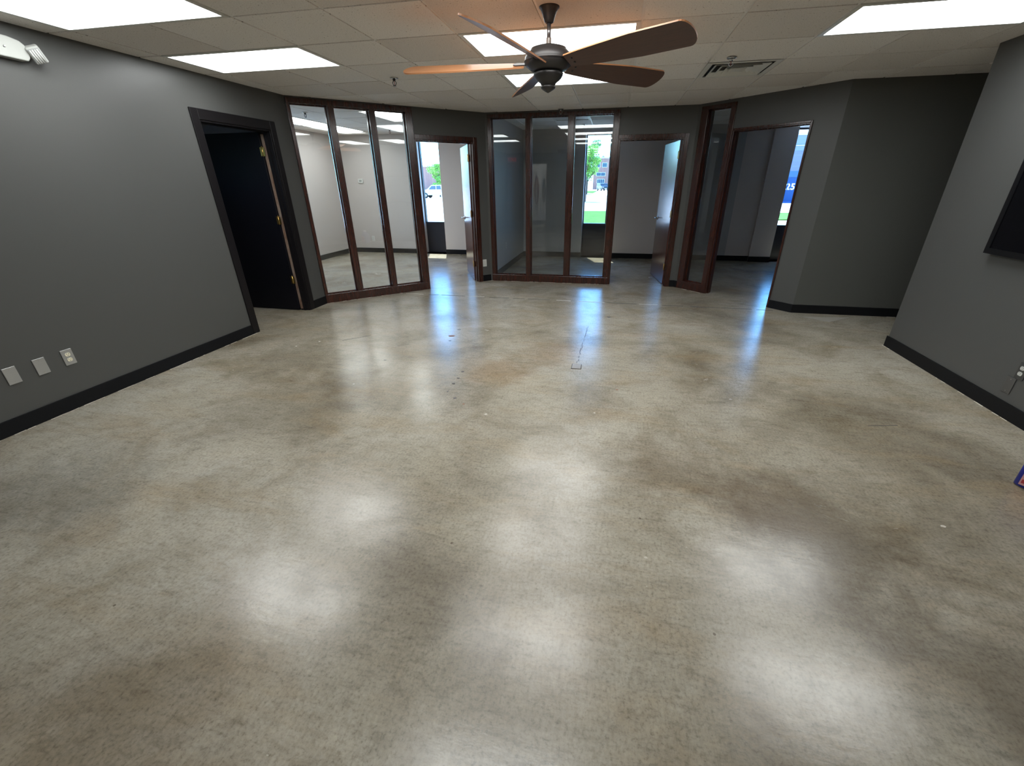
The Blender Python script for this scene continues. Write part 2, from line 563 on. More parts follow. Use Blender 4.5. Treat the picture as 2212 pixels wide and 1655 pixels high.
def lay_tiles(parent, z, gx, gy, xr, yr, region, skip, split=None):
    """Tiles on the grid gx + i*PIT, gy + j*PIT, each clipped by region(cx, cy) half planes."""
    i0, i1 = math.floor((xr[0] - gx) / PIT), math.ceil((xr[1] - gx) / PIT)
    j0, j1 = math.floor((yr[0] - gy) / PIT), math.ceil((yr[1] - gy) / PIT)
    for i in range(i0, i1):
        for j in range(j0, j1):
            if (i, j) in skip:
                continue
            cx, cy = gx + (i + .5) * PIT, gy + (j + .5) * PIT
            sq = [(cx - half, cy - half), (cx + half, cy - half), (cx + half, cy + half), (cx - half, cy + half)]
            if split is not None and sq[0][0] < split < sq[1][0] and cy > 5.3:
                b = nb()                                   # tile notched around the wall corner
                for side, hps in ((((1, 0, split)), [(1, 1, 8.14)]), (((-1, 0, -split)), [(0, 1, YD + 0.05)])):
                    pl = clip(sq, side)
                    for hp in hps:
                        pl = clip(pl, hp) if len(pl) >= 3 else pl
                    if len(pl) >= 3 and area(pl) > 0.0005:
                        prism(b, [(p[0] - cx, p[1] - cy) for p in pl], 0.0, 0.012)
                bmesh.ops.remove_doubles(b, verts=b.verts, dist=0.0005)
                if len(b.verts):
                    obj('ceiling_tile', b, M['tile'], parent, (cx, cy, z))
                continue
            pl = sq
            for hp in region(cx, cy):
                pl = clip(pl, hp)
                if len(pl) < 3:
                    break
            if len(pl) < 3 or area(pl) < 0.003:
                continue
            dz = random.uniform(-0.0015, 0.0015)
            if abs(area(pl) - area(sq)) < 1e-6:
                obj('ceiling_tile', TILE, None, parent, (cx, cy, z + dz))
            else:
                b = nb()
                prism(b, [(p[0] - cx, p[1] - cy) for p in pl], 0.0, 0.012)
                obj('ceiling_tile', b, M['tile'], parent, (cx, cy, z + dz))

def troffer(i, j, gx, gy, z, along, label, group, lit=True):
    """A two-by-four recessed light over two grid cells."""
    x0, y0 = gx + i * PIT, gy + j * PIT
    w, l = (2 * PIT, PIT) if along == 'x' else (PIT, 2 * PIT)
    t = empty('ceiling_light', (x0 + w / 2, y0 + l / 2, z))
    tag(t, label, 'ceiling light', group)
    w, l = w / 2 - 0.006, l / 2 - 0.006
    f = 0.028
    b = nb()
    box(b, -w, w, -l, -l + f, -0.004, 0.02)
    box(b, -w, w, l - f, l, -0.004, 0.02)
    box(b, -w, -w + f, -l + f, l - f, -0.004, 0.02)
    box(b, w - f, w, -l + f, l - f, -0.004, 0.02)
    obj('frame', b, M['white_metal'], t)
    b = nb()
    box(b, -w + 0.012, w - 0.012, -l + 0.012, l - 0.012, 0.006, 0.012)
    obj('diffuser', b, M['lens'] if lit else M['lens_off'], t)
    b = nb()
    box(b, -w + 0.004, w - 0.004, -l + 0.004, l - 0.004, 0.021, 0.026)
    obj('housing', b, M['white_metal'], t)
    return t

GX, GY = -3.64, 2.90 - 0.62 * 0    # main grid origin: lines at x = GX + i*PIT, y = GY + j*PIT
MAIN = [(0, -1), (4, -1), (8, -1), (0, 1), (4, 1), (8, 1), (4, 3), (4, -3)]
NAMES = {(0, -1): 'lit white panel light by the emergency lamp on the charcoal wall',
         (0, 1): 'lit white panel light above the black door in the charcoal wall',
         (4, 1): 'lit white panel light directly behind the ceiling fan rod',
         (4, 3): 'lit white panel light beyond the ceiling fan, next to the wide glass partition',
         (8, 1): 'lit white panel light above the corner of the right charcoal wall',
         (4, -1): 'lit white panel light in front of the ceiling fan canopy',
         (8, -1): 'lit white panel light above the wall mounted television',
         (0, -3): 'lit white panel light over the three steel wall plates',
         (4, -3): 'lit white panel light in the middle row, two rows before the ceiling fan',
         (8, -3): 'lit white panel light two tile rows behind the television',
         (0, -5): 'lit white panel light nearest the rear wall, over the charcoal wall with plates',
         (4, -5): 'lit white panel light nearest the rear wall, in the middle row',
         (8, -5): 'lit white panel light nearest the rear wall, on the television side'}
skip = set()
for (i, j) in MAIN:
    skip |= {(i, j), (i + 1, j)}
    troffer(i, j, GX, GY, H, 'x', NAMES[(i, j)], 'panel lights of the main room ceiling')
VENT = (7, 3)
skip.add(VENT)

def main_region(cx, cy):
    r = [(-1, 0, 3.88), (0, -1, 2.25), (-1, 1, 9.03 + 0.06), (0, 1, 7.06 + 0.04)]
    if cy < 4.5:
        r.append((1, 0, 2.82))
    elif cy < 4.75 and cx > 2.78:
        r.append((0, -1, -4.60))
    if cx > 2.32:
        r.append((0, 1, YD + 0.05))
    else:
        r.append((1, 1, 8.08 + 0.06))
    r.append((1, 0, 6.45))
    return r

bm = nb()
prism(bm, [(XL - 0.06, YB - .06), (XR + 0.06, YB - .06), (XR + 0.06, 4.56), (6.5, 4.56), (6.5, YD + .06), (2.32, YD + .06), (1.05, 7.12), (-1.99, 7.12), (XL - 0.06, 5.26)], H + 0.030, H + 0.04)
ceil = struct(obj('ceiling', bm, M['plenum']), 'suspended ceiling of beige mineral fibre tiles over the main room', 'ceiling')
lay_tiles(ceil, H, GX, GY, (-3.84, 6.4), (YB, 7.06), main_region, skip, 2.295)
ymax = lambda x: min(x + 9.03, 7.06, (8.08 - x) if x < 2.295 else YD) + 0.03
for i in range(0, 17):
    x = GX + i * PIT
    y0 = YB if x < XR else 4.6
    if x > 6.4:
        break
    b = nb()
    box(b, -0.012, 0.012, y0, ymax(x), 0.0, 0.012)
    obj('grid_bar', b, M['tee'], ceil, (x, 0, H + 0.0065))
for j in range(-9, 7):
    y = GY + j * PIT
    if y < YB or y > 7.06:
        continue
    x0 = max(XL, y - 9.03)
    x1 = XR if y < 4.6 else (6.4 if y < YD else 8.08 - y)
    b = nb()
    box(b, x0, x1, -0.012, 0.012, 0.0, 0.012)
    obj('grid_bar', b, M['tee'], ceil, (0, y, H + 0.0070))

# office ceilings
def office_ceiling(name_label, gx, gy, xr, yr, hps, lights, skip, foot):
    b = nb()
    prism(b, foot, HO + 0.03, HO + 0.04)
    c = struct(obj('ceiling', b, M['plenum']), name_label, 'ceiling')
    sk = set(skip)
    for (i, j, lit, lab) in lights:
        sk |= {(i, j), (i, j + 1)}
        troffer(i, j, gx, gy, HO, 'y', lab, 'panel lights of the offices', lit)
    lay_tiles(c, HO, gx, gy, xr, yr, lambda cx, cy: hps, sk)
    for i in range(0, 12):
        x = gx + i * PIT
        if xr[0] < x < xr[1]:
            b = nb(); box(b, -0.012, 0.012, yr[0], yr[1], 0, 0.012)
            pl = [(x - .012, yr[0]), (x + .012, yr[0]), (x + .012, yr[1]), (x - .012, yr[1])]
            for hp in hps:
                pl = clip(pl, hp) if len(pl) >= 3 else pl
            b.free()
            if len(pl) >= 3:
                b = nb(); prism(b, pl, HO + 0.0065, HO + 0.018); obj('grid_bar', b, M['tee'], c)
    for j in range(0, 12):
        y = gy + j * PIT
        if yr[0] < y < yr[1]:
            pl = [(xr[0], y - .012), (xr[1], y - .012), (xr[1], y + .012), (xr[0], y + .012)]
            for hp in hps:
                pl = clip(pl, hp) if len(pl) >= 3 else pl
            if len(pl) >= 3:
                b = nb(); prism(b, pl, HO + 0.007, HO + 0.0185); obj('grid_bar', b, M['tee'], c)
    return c

HP1 = [(-1, 0, 6.25), (1, 0, -2.0), (1, -1, -9.03 - 0.10), (0, -1, -5.25), (0, 1, YE + .03)]
office_ceiling('tiled ceiling of the bright office behind the angled glass partition', -5.72 - PIT, 6.75 - 3 * PIT, (-6.2, -2.0), (5.28, YE), HP1,
               [(1, 3, True, 'long lit panel light in the bright office, first from the glass partition'),
                (1, 5, True, 'long lit panel light in the bright office, by the outside wall'),
                (4, 3, True, 'long lit panel light in the bright office just inside its open door')],
               set(), [(-6.25, 5.28), (-3.88, 5.28), (-2.05, 7.10), (-2.0, 7.2), (-2.0, YE), (-6.25, YE)])
HP2 = [(-1, 0, 1.96), (1, 0, 1.07), (0, -1, -7.10), (0, 1, YE + .03)]
office_ceiling('tiled ceiling of the unlit office behind the wide glass partition', -1.75, 7.35, (-1.93, 1.05), (7.15, YE), HP2,
               [(1, 0, False, 'unlit panel light in the office behind the wide glass partition'),
                (3, 2, False, 'unlit panel light near the narrow window of the unlit office')],
               set(), [(-1.96, 7.10), (1.07, 7.10), (1.07, YE), (-1.96, YE)])
HP3 = [(-1, -1, -8.08 - 0.10), (-1, 0, -1.12), (1, 0, 4.62), (0, -1, -YD - 0.06), (0, 1, YE + .03)]
office_ceiling('tiled ceiling of the dark office behind the narrow sidelight', 1.2, 6.2, (1.1, 4.6), (5.85, YE), HP3,
               [(3, 1, False, 'unlit panel light in the dark office behind the narrow sidelight')],
               set(), [(1.1, 7.10), (2.33, YD + .08), (4.62, YD + .08), (4.62, YE), (1.1, YE)])

# ------------------------------------------------------------------ walls
def wall(name, boxes, mats, label, loc=(0, 0, 0), rz=0.0):
    """boxes: x0,x1,y0,y1,z0,z1 in the wall frame; mats: (front = -y side, back = +y side) or a function of the normal."""
    b = nb()
    for bx in boxes:
        for f in box(b, *bx):
            f.normal_update()
            nn = f.normal
            f.material_index = 0 if callable(mats[1]) is False and nn.y < 0.5 else 1
    o = obj(name, b, [mats[0], mats[1]], None, loc, (0, 0, rz))
    return struct(o, label, 'wall')

# left wall with the opening of the black door: y 3.915 .. 4.845
LY0, LY1, LZ = 3.915, 4.845, 2.065
wl = nb()
for bx in ((XL - T, XL, YB, LY0, 0, ZT), (XL - T, XL, LY0, LY1, LZ, ZT), (XL - T, XL, LY1, 5.19, 0, ZT)):
    box(wl, *bx)
prism(wl, [(XL, 5.19), (XL - T, 5.19), (XL - T, 5.31), (XL - 0.085, 5.275)], 0, ZT)
struct(obj('wall_left', wl, M['gray']), 'long charcoal painted wall with a black door', 'wall')

# three facets of the far side
def facet_wall(name, o, r, boxes, office, label):
    b = nb()
    for bx in boxes:
        for f in box(b, *bx):
            f.normal_update()
            f.material_index = 1 if f.normal.y > 0.5 else 0
    return struct(obj(name, b, [M['gray'], office], None, o, (0, 0, r)), label, 'wall')
HD = 2.105
facet_wall('wall_back_left', F1o, F1r, [(0.0, 1.525, 0, T, 2.425, ZT), (1.525, 2.48, 0, T, HD, ZT), (2.48, 2.645, 0, T, 0, ZT)], M['beige'], 'angled charcoal wall around the three pane glass partition and open door')
facet_wall('wall_back_middle', F2o, F2r, [(0.0, 0.035, 0, T, 0, ZT), (0.035, 1.96, 0, T, 2.415, ZT), (1.96, 2.90, 0, T, HD, ZT), (2.90, 2.99, 0, T, 0, ZT)], M['office_gray'], 'charcoal wall around the wide glass partition')
facet_wall('wall_back_right', F3o, F3r, [(0.0, 0.055, 0, T, 0, ZT), (0.055, 0.555, 0, T, 2.405, ZT), (0.555, 1.500, 0, T, 2.095, ZT), (1.500, 1.803, 0, T, 0, ZT)], M['office_gray'], 'angled charcoal wall with a narrow sidelight and open doorway')
# passage: dark wall, near right wall
b = nb()
box(b, 2.295, 6.5, YD, YD + T, 0, ZT)
struct(obj('wall_passage', b, M['accent']), 'very dark gray wall facing the passage', 'wall')
b = nb()
prism(b, [(XR, YB), (XR + 0.14, YB), (XR + 0.14, 4.50), (6.5, 4.50), (6.5, 4.64), (XR, 4.64)], 0, ZT)
struct(obj('wall_right', b, M['gray']), 'charcoal wall carrying the television, ending at an outside corner', 'wall')
b = nb()
box(b, 6.38, 6.5, 4.64, YD, 0, ZT)
struct(obj('wall_passage_end', b, M['gray']), 'charcoal wall closing the passage', 'wall')
# rear wall with a doorway into a lit room
RX0, RX1 = -3.22, -2.42
b = nb()
for bx in ((XL - T, RX0, YB - T, YB, 0, ZT), (RX1, XR + .14, YB - T, YB, 0, ZT), (RX0, RX1, YB - T, YB, 2.1, ZT)):
    box(b, *bx)
struct(obj('wall_rear', b, M['gray']), 'charcoal wall behind the viewpoint with a doorway', 'wall')
b = nb()
for bx in ((-4.1, -1.4, -4.3, -4.2, 0, ZT), (-4.2, -4.1, -4.3, YB - T, 0, ZT), (-1.4, -1.3, -4.3, YB - T, 0, ZT)):
    box(b, *bx)
struct(obj('wall_rear_room', b, paint('white_wall_paint', (0.82, 0.79, 0.74), 0.6)), 'pale walls of the lit room behind the rear doorway', 'wall')
b = nb()
box(b, -4.2, -1.3, -4.3, YB - T, H, H + 0.05)
struct(obj('ceiling', b, M['tile']), 'plain ceiling of the lit rear room', 'ceiling')
t = empty('ceiling_light', (-2.8, -3.3, H - 0.002))
tag(t, 'lit surface panel light in the room behind the rear doorway', 'ceiling light')
b = nb(); box(b, -0.6, 0.6, -0.3, 0.3, -0.03, 0.0); obj('frame', b, M['white_metal'], t)
b = nb(); box(b, -0.57, 0.57, -0.27, 0.27, -0.036, -0.0305); obj('diffuser', b, M['lens'], t)
# cords hung on hooks in that room, seen in the glass
cord_red = mat('faded_red_cord', (0.20, 0.045, 0.03), 0.5)
cord_blk = mat('black_cord', (0.02, 0.02, 0.025), 0.5)
for k, (cx, ww, mm, lab, top, bot) in enumerate(((-3.10, 0.15, cord_red, 'red brown extension cord looped over a hook on the pale wall', 1.72, 0.72),
                                               (-2.80, 0.09, cord_blk, 'black cord looped over a hook on the pale wall', 1.62, 0.78))):
    t = empty('extension_cord', (cx, -4.16, bot))
    tag(t, lab, 'cord')
    b = nb()
    for q in range(3):
        wq = ww * (0.55 + 0.2 * q)
        path = []
        for s in range(25):
            a = 2 * PI * s / 24
            path.append((wq * math.sin(a) * (0.6 + 0.4 * math.cos(a / 2) ** 2) * (0.35 + 0.65 * (1 - math.cos(a)) / 2 + 0.1), -0.012 * q, (top - bot) * (0.5 + 0.5 * math.cos(a)) + 0.02 * q))
        tube(b, path, 0.013, 6)
    obj('cord_loop', b, mm, t)
    b = nb(); tube(b, [(0, -0.04, top - bot + 0.05), (0, 0.03, top - bot + 0.03), (0, 0.045, top - bot + 0.06)], 0.006, 6)
    obj('hook', b, M['steel'], t)
# dark room behind the black door; small unseen side opening added for daylight
b = nb()
for bx in ((-6.4, XL - T, 5.08, 5.20, 0, ZT), (-6.4, XL - T, 2.0, 2.1, 0, ZT), (-6.5, -6.4, 2.0, 2.5, 0, ZT), (-6.5, -6.4, 2.8, 5.20, 0, ZT), (-6.5, -6.4, 2.5, 2.8, 0, 1.7), (-6.5, -6.4, 2.5, 2.8, 2.1, ZT)):
    box(b, *bx)
struct(obj('wall_dark_room', b, M['office_gray']), 'gray walls of the dark room behind the black door', 'wall')
b = nb()
box(b, -6.4, XL - T, 2.1, 5.08, H, H + 0.05)
struct(obj('ceiling', b, mat('smooth_white_ceiling', (0.55, 0.55, 0.58), 0.8)), 'plain ceiling of the dark room behind the black door', 'ceiling')

# office partitions and outside wall
b = nb()
for bx in ((5.2, 6.7, 0, ZT), (7.5, YE, 0, ZT), (6.7, 7.5, 0, 0.69), (6.7, 7.5, 2.40, ZT)):
    box(b, -6.32, -6.2, *bx)
struct(obj('wall_office_left', b, M['beige']), 'pale side wall of the bright office', 'wall')
b = nb()
for f in box(b, -2.05, -1.94, 7.12, YE, 0, ZT):
    f.normal_update(); f.material_index = 1 if f.normal.x > 0.5 else 0
struct(obj('wall_partition_left', b, [M['beige'], M['office_gray']]), 'partition between the bright office and the unlit office', 'wall')
b = nb(); box(b, 1.05, 1.15, 7.12, YE, 0, ZT)
struct(obj('wall_partition_right', b, M['office_gray']), 'partition between the unlit office and the dark office', 'wall')
b = nb(); box(b, 4.6, 4.72, YD + T, YE, 0, ZT)
struct(obj('wall_office_right', b, M['office_gray']), 'side wall of the dark office', 'wall')

WIN = [(-4.33, -3.79), (-0.655, -0.145), (3.20, 3.72)]
SILL, WTOP, YG = 0.69, 2.40, 10.03
b = nb()
edges = [-6.4] + [e for wn in WIN for e in wn] + [4.8]
brick_out = mat('outside_brick', (0.25, 0.12, 0.08), 0.8)
segs = [(-6.4, -4.33, 0), (-3.79, -2.0, 0), (-2.0, -0.655, 1), (-0.145, 1.1, 2), (1.1, 2.34, 1), (2.34, 3.20, 2), (3.72, 4.8, 2)]
for x0, x1, mi in segs:
    box(b, x0, x1, YE, 10.12, -0.7, ZT + .4, mi)
for x0, x1 in WIN:
    box(b, x0, x1, YE, 10.12, WTOP, ZT + .4, 1)
    box(b, x0, x1, YE, 10.12, -0.7, 0.0, 1)
box(b, 2.80, 3.20, YE - 0.06, YE, 0, HO + 0.02, 2)      # shallow pilaster beside the window
struct(obj('wall_outside', b, [M['beige'], M['office_gray'], M['office_warm']]), 'outside wall of the offices with tall narrow windows', 'wall')
wl_lab = ['tall narrow window of the bright office, seen through its open door', 'tall narrow window of the unlit office behind the wide glass partition', 'tall narrow window of the dark office, seen through the empty doorway']
for k, (x0, x1) in enumerate(WIN):
    t = struct(empty('window_%d' % (k + 4), ((x0 + x1) / 2, YG, 0)), wl_lab[k], 'window')
    hw = (x1 - x0) / 2
    b = nb(); box(b, -hw, hw, 0.0, 0.05, 0.0, SILL - 0.03); obj('spandrel_panel', b, M['panel'], t)
    b = nb(); box(b, -hw, hw, -0.02, 0.06, SILL - 0.03, SILL); obj('sill', b, M['alu'], t)
    for s in (-1, 1):
        b = nb(); box(b, s * hw, s * (hw - 0.022), -0.02, 0.06, SILL, WTOP); obj('side_frame', b, M['alu'], t)
    b = nb(); box(b, -hw + .022, hw - .022, -0.02, 0.06, WTOP - 0.03, WTOP); obj('head_frame', b, M['alu'], t)
    b = nb(); box(b, -hw + .02, hw - .02, 0.02, 0.026, SILL, WTOP - 0.03); obj('glass_pane', b, M['winglass'], t)

t = struct(empty('window_7', (-6.27, 7.1, 0)), 'side window of the bright office, seen only mirrored in the mahogany mullions', 'window')
for (y0, y1, z0, z1) in ((-0.4, 0.4, 0.69, 0.72), (-0.4, 0.4, 2.37, 2.40), (-0.4, -0.375, 0.72, 2.37), (0.375, 0.4, 0.72, 2.37)):
    b = nb(); box(b, -0.03, 0.03, y0, y1, z0, z1); obj('window_frame', b, M['alu'], t)
b = nb(); box(b, -0.003, 0.003, -0.377, 0.377, 0.718, 2.372); obj('glass_pane', b, M['winglass'], t)

# ------------------------------------------------------------------ baseboards
BH, BT = 0.102, 0.012
def base(name, boxes, label, loc=(0, 0, 0), rz=0.0):
    b = nb()
    for bx in boxes:
        box(b, *bx)
    return struct(obj(name, b, M['black_base'], None, loc, (0, 0, rz)), label, 'baseboard')
base('baseboard_left', [(XL, XL + BT, YB, 3.835, 0, BH), (XL, XL + BT, 4.925, 5.20, 0, BH)], 'black rubber baseboard along the long charcoal wall')
base('baseboard_back_left', [(2.50, 2.645, -BT, 0, 0, BH)], 'short black baseboard between the open door and the wide glass partition', F1o, F1r)
b = nb()
prism(b, [(0.946, 7.06), (1.02, 7.06), (1.0575, 7.0225), (1.049, 7.014), (1.015, 7.048), (0.946, 7.048)], 0, BH)
struct(obj('baseboard_back_middle', b, M['black_base']), 'short black baseboard beside the narrow sidelight', 'baseboard')
base('baseboard_back_right', [(1.513, 1.803, -BT, 0, 0, BH)], 'short black baseboard beside the empty doorway', F3o, F3r)
base('baseboard_passage', [(2.29, 6.38, YD - BT, YD, 0, BH)], 'black baseboard under the very dark passage wall')
b = nb()
prism(b, [(XR - BT, YB), (XR, YB), (XR, 4.64), (6.4, 4.64), (6.4, 4.64 + BT), (XR - BT, 4.64 + BT)], 0, BH)
struct(obj('baseboard_right', b, M['black_base']), 'black rubber baseboard below the television wall', 'baseboard')
base('baseboard_rear', [(XL, RX0, YB, YB + BT, 0, BH), (RX1, XR, YB, YB + BT, 0, BH), (-4.1, -1.4, -4.2, -4.2 + BT, 0, BH)], 'black baseboard along the rear wall')
base('baseboard_bright_office', [(-6.2, -6.2 + BT, 5.3, YE, 0, BH), (-6.2, -4.33, YE - BT, YE, 0, BH), (-3.79, -2.05, YE - BT, YE, 0, BH), (-2.05 - BT, -2.05, 7.3, YE, 0, BH)], 'dark baseboard around the bright office')
base('baseboard_unlit_office', [(-1.94, -1.94 + BT, 7.2, YE, 0, BH), (-1.94, -0.655, YE - BT, YE, 0, BH), (-0.145, 1.05, YE - BT, YE, 0, BH), (1.05 - BT, 1.05, 7.2, YE, 0, BH)], 'dark baseboard around the unlit office')
base('baseboard_dark_office', [(1.15, 2.80, YE - BT, YE, 0, BH), (2.80 - BT, 3.20, YE - 0.06 - BT, YE - 0.06, 0, BH), (3.72, 4.6, YE - BT, YE, 0, BH), (1.15, 1.15 + BT, 7.2, YE, 0, BH)], 'dark baseboard around the dark office')

# ------------------------------------------------------------------ glass partitions
def partition(n, o, r, left, right, panes, z0, z1, top, label):
    """Timber frame from left to right (wall frame), panes as (x0, x1)."""
    t = struct(empty('window_%d' % n, o, r), label, 'glass partition')
    d0, d1 = -0.012, T + 0.012
    gy = 0.062
    # sill rail, head rail
    b = nb(); box(b, left, right, d0, d1, 0.0, z0); bev(b, 0.004); obj('bottom_rail', b, M['wood'], t)
    b = nb(); box(b, left, right, d0, d1, z1, top); bev(b, 0.004); obj('head_rail', b, M['wood'], t)
    xs = [left] + [v for p in panes for v in p] + [right]
    posts = [(xs[i], xs[i + 1]) for i in range(0, len(xs), 2)]
    for k, (a, c) in enumerate(posts):
        b = nb(); box(b, a, c, d0, d1, z0, z1); bev(b, 0.004)
        obj('stile' if k in (0, len(posts) - 1) else 'mullion', b, M['wood'], t)
    for (a, c) in panes:
        b = nb(); box(b, a - 0.004, c + 0.004, gy, gy + 0.006, z0 - 0.004, z1 + 0.004)
        g = obj('glass_pane', b, M['glass'], t)
        for (q0, q1, q2, q3) in ((a, a + 0.012, z0, z1), (c - 0.012, c, z0, z1)):
            b = nb(); box(b, q0, q1, gy - 0.016, gy - 0.001, q2, q3); obj('glazing_bead', b, M['wood'], g)
        for (q2, q3) in ((z0, z0 + 0.012), (z1 - 0.012, z1)):
            b = nb(); box(b, a + .012, c - .012, gy - 0.016, gy - 0.001, q2, q3); obj('glazing_bead', b, M['wood'], g)
    return t
partition(1, F1o, F1r, 0.004, 1.525, [(0.040, 0.446), (0.528, 0.950), (1.030, 1.432)], 0.115, 2.368, 2.425, 'three pane glass partition in dark mahogany, looking into the bright office')
partition(2, F2o, F2r, 0.035, 1.96, [(0.092, 0.612), (0.690, 1.238), (1.322, 1.880)], 0.108, 2.368, 2.415, 'wide three pane glass partition in dark mahogany, looking into the unlit office')
partition(3, F3o, F3r, 0.055, 0.555, [(0.158, 0.484)], 0.118, 2.362, 2.405, 'narrow single pane mahogany sidelight beside the empty doorway')

# ------------------------------------------------------------------ doors
def hinge(parent, x, y, z, rz=0.0):
    b = nb()
    lathe(b, [(0.0075, -0.048), (0.0075, 0.048)], 10)
    box(b, -0.028, 0.028, -0.0025, 0.0025, -0.044, 0.044)
    lathe(b, [(0.004, 0.048), (0.0075, 0.050), (0.004, 0.056)], 8)
    return obj('hinge', b, M['brass'], parent, (x, y, z), (0, 0, rz))

def lever(parent, x, y, z, side):
    """Lever handle on the face y; side is the sign of the face normal along y."""
    b = nb()
    Mx = Matrix.Translation((0, 0, 0)) @ Matrix.Rotation(-side * PI / 2, 4, 'X')
    lathe(b, [(0.033, 0), (0.033, 0.006), (0.026, 0.010), (0.011, 0.012), (0.010, 0.045), (0.012, 0.055)], 20, M=Mx)
    tube(b, [(0.0, side * 0.048, 0), (0.03, side * 0.054, 0), (0.075, side * 0.052, 0.001), (0.12, side * 0.047, 0.0)], 0.009, 10)
    return obj('lever_handle', b, M['chrome'], parent, (x, y, z))

def door_frame(t, x0, x1, head, m, casing, ctop, d0=-0.014, d1=T + 0.014, jt=0.022, left_casing=True):
    """Jamb lining the opening x0..x1 and a face casing."""
    for (a, c) in ((x0, x0 + jt), (x1 - jt, x1)):
        b = nb(); box(b, a, c, -0.004, T + 0.004, 0, head); bev(b, 0.002, 1); obj('jamb', b, m, t)
    b = nb(); box(b, x0 + jt, x1 - jt, -0.004, T + 0.004, head - jt, head); obj('head_jamb', b, m, t)
    # door stop
    b = nb()
    box(b, x0 + jt, x0 + jt + 0.010, 0.045, 0.078, 0, head - jt)
    box(b, x1 - jt - 0.010, x1 - jt, 0.045, 0.078, 0, head - jt)
    box(b, x0 + jt + .010, x1 - jt - .010, 0.045, 0.078, head - jt - 0.010, head - jt)
    obj('door_stop', b, m, t)
    for (ya, yb) in ((d0, 0.0), (T, d1)):
        if left_casing:
            b = nb(); box(b, x0 - casing + 0.006, x0 + 0.006, ya, yb, 0, ctop); bev(b, 0.003, 1); obj('casing', b, m, t)
        b = nb(); box(b, x1 - 0.006, x1 + casing - 0.006, ya, yb, 0, ctop); bev(b, 0.003, 1); obj('casing', b, m, t)
        b = nb(); box(b, (x0 + 0.006) if left_casing else x0, x1 - 0.006, ya, yb, head - 0.006, ctop); bev(b, 0.003, 1); obj('head_casing', b, m, t)

def leaf(parent, pivot, ang, width, height, m, handle=True, hz=(1.85, 1.12, 0.30), hflip=1):
    """Leaf in its own frame: hinge edge at x=0, extends to +x, thickness -y; placed at pivot with rotation ang (parent frame)."""
    b = nb(); box(b, 0.004, width, -0.044, 0.0, 0.008, height); bev(b, 0.002, 1)
    o = obj('leaf', b, m, parent, (pivot[0], pivot[1], 0), (0, 0, ang))
    for z in hz:
        hinge(o, -0.006, 0.006 if hflip > 0 else -0.050, z)
    if handle:
        for s, y in ((1, 0.0), (-1, -0.044)):
            h = lever(o, width - 0.065, y, 0.955, s)
            h.rotation_euler = (0, 0, 0)
            h.scale = (-1, 1, 1)
    return o

# door_1: black door in the left wall (frame built along world y by a rotated empty: local x = +y, local y = -x)
t = struct(empty('door_1', (XL, 0, 0), PI / 2), 'black door standing open into the dark room, hung on brass hinges', 'door')
door_frame(t, LY0, LY1, LZ, M['black_trim'], 0.082, 2.148)
lf = leaf(t, (LY1 - 0.050, T + 0.006), math.radians(88), 0.88, 2.04, M['black_door'], handle=True, hz=(1.845, 1.115, 0.40))
# bright strip between leaf and jamb: bare wood of the jamb edge
b = nb(); box(b, LY1 - 0.030, LY1 - 0.023, T - 0.030, T + 0.003, 0.02, 2.02)
obj('jamb_edge_strip', b, wood_mat('worn_jamb_edge', (0.16, 0.08, 0.045), (0.30, 0.24, 0.20), 0.5, (3, 3, 1)), t)

# door_2: open mahogany door of the bright office
t = struct(empty('door_2', F1o, F1r), 'open mahogany door of the bright office with chrome lever', 'door')
door_frame(t, 1.525, 2.44, 2.065, M['wood'], 0.058, 2.118, left_casing=False)
leaf(t, (2.405, T + 0.012), math.radians(180 - 109), 0.88, 2.04, M['door_wood'], hz=(1.85, 1.06, 0.28)).scale = (1, 1, 1)

# door_3: open mahogany door of the unlit office
t = struct(empty('door_3', F2o, F2r), 'open mahogany door of the unlit office with chrome lever', 'door')
door_frame(t, 1.96, 2.862, 2.065, M['wood'], 0.058, 2.110, left_casing=False)
leaf(t, (2.822, T + 0.012), math.radians(98), 0.88, 2.04, M['door_wood'], hz=(1.85, 1.06, 0.28))

# door_4: doorway without a visible leaf
t = struct(empty('door_4', F3o, F3r), 'empty doorway of the dark office framed in dark mahogany', 'door')
door_frame(t, 0.555, 1.500, 2.095, M['wood'], 0.018, 2.112, left_casing=False, jt=0.016)

# ------------------------------------------------------------------ ceiling fan
FX, FY = -0.463, 3.16
fan = empty('ceiling_fan', (FX, FY, H))
tag(fan, 'bronze ceiling fan with five cherry wood blades hanging from a tile', 'ceiling fan')
b = nb(); lathe(b, [(0.020, -0.078), (0.026, -0.074), (0.032, -0.060), (0.040, -0.036), (0.052, -0.012), (0.060, -0.006), (0.060, 0.0)], 32)
obj('canopy', b, M['bronze'], fan)
b = nb(); lathe(b, [(0.0125, -0.165), (0.0125, -0.07)], 20)
obj('downrod', b, mat('satin_gray_rod', (0.20, 0.19, 0.19), 0.3, 0.8), fan)
b = nb(); lathe(b, [(0.020, -0.190), (0.020, -0.178), (0.016, -0.172), (0.016, -0.150), (0.014, -0.146)], 20)
obj('coupling', b, M['steel'], fan)
b = nb()
lathe(b, [(0.080, -0.318), (0.110, -0.306), (0.138, -0.285), (0.146, -0.262), (0.144, -0.243), (0.132, -0.225), (0.117, -0.214), (0.112, -0.208), (0.108, -0.200), (0.075, -0.190), (0.030, -0.184), (0.018, -0.180)], 48)
hs = obj('motor_housing', b, M['bronze'], fan)
b = nb(); lathe(b, [(0.1465, -0.268), (0.149, -0.264), (0.1465, -0.258)], 48, caps=False)
obj('trim_ring', b, M['bronze'], hs)
b = nb()
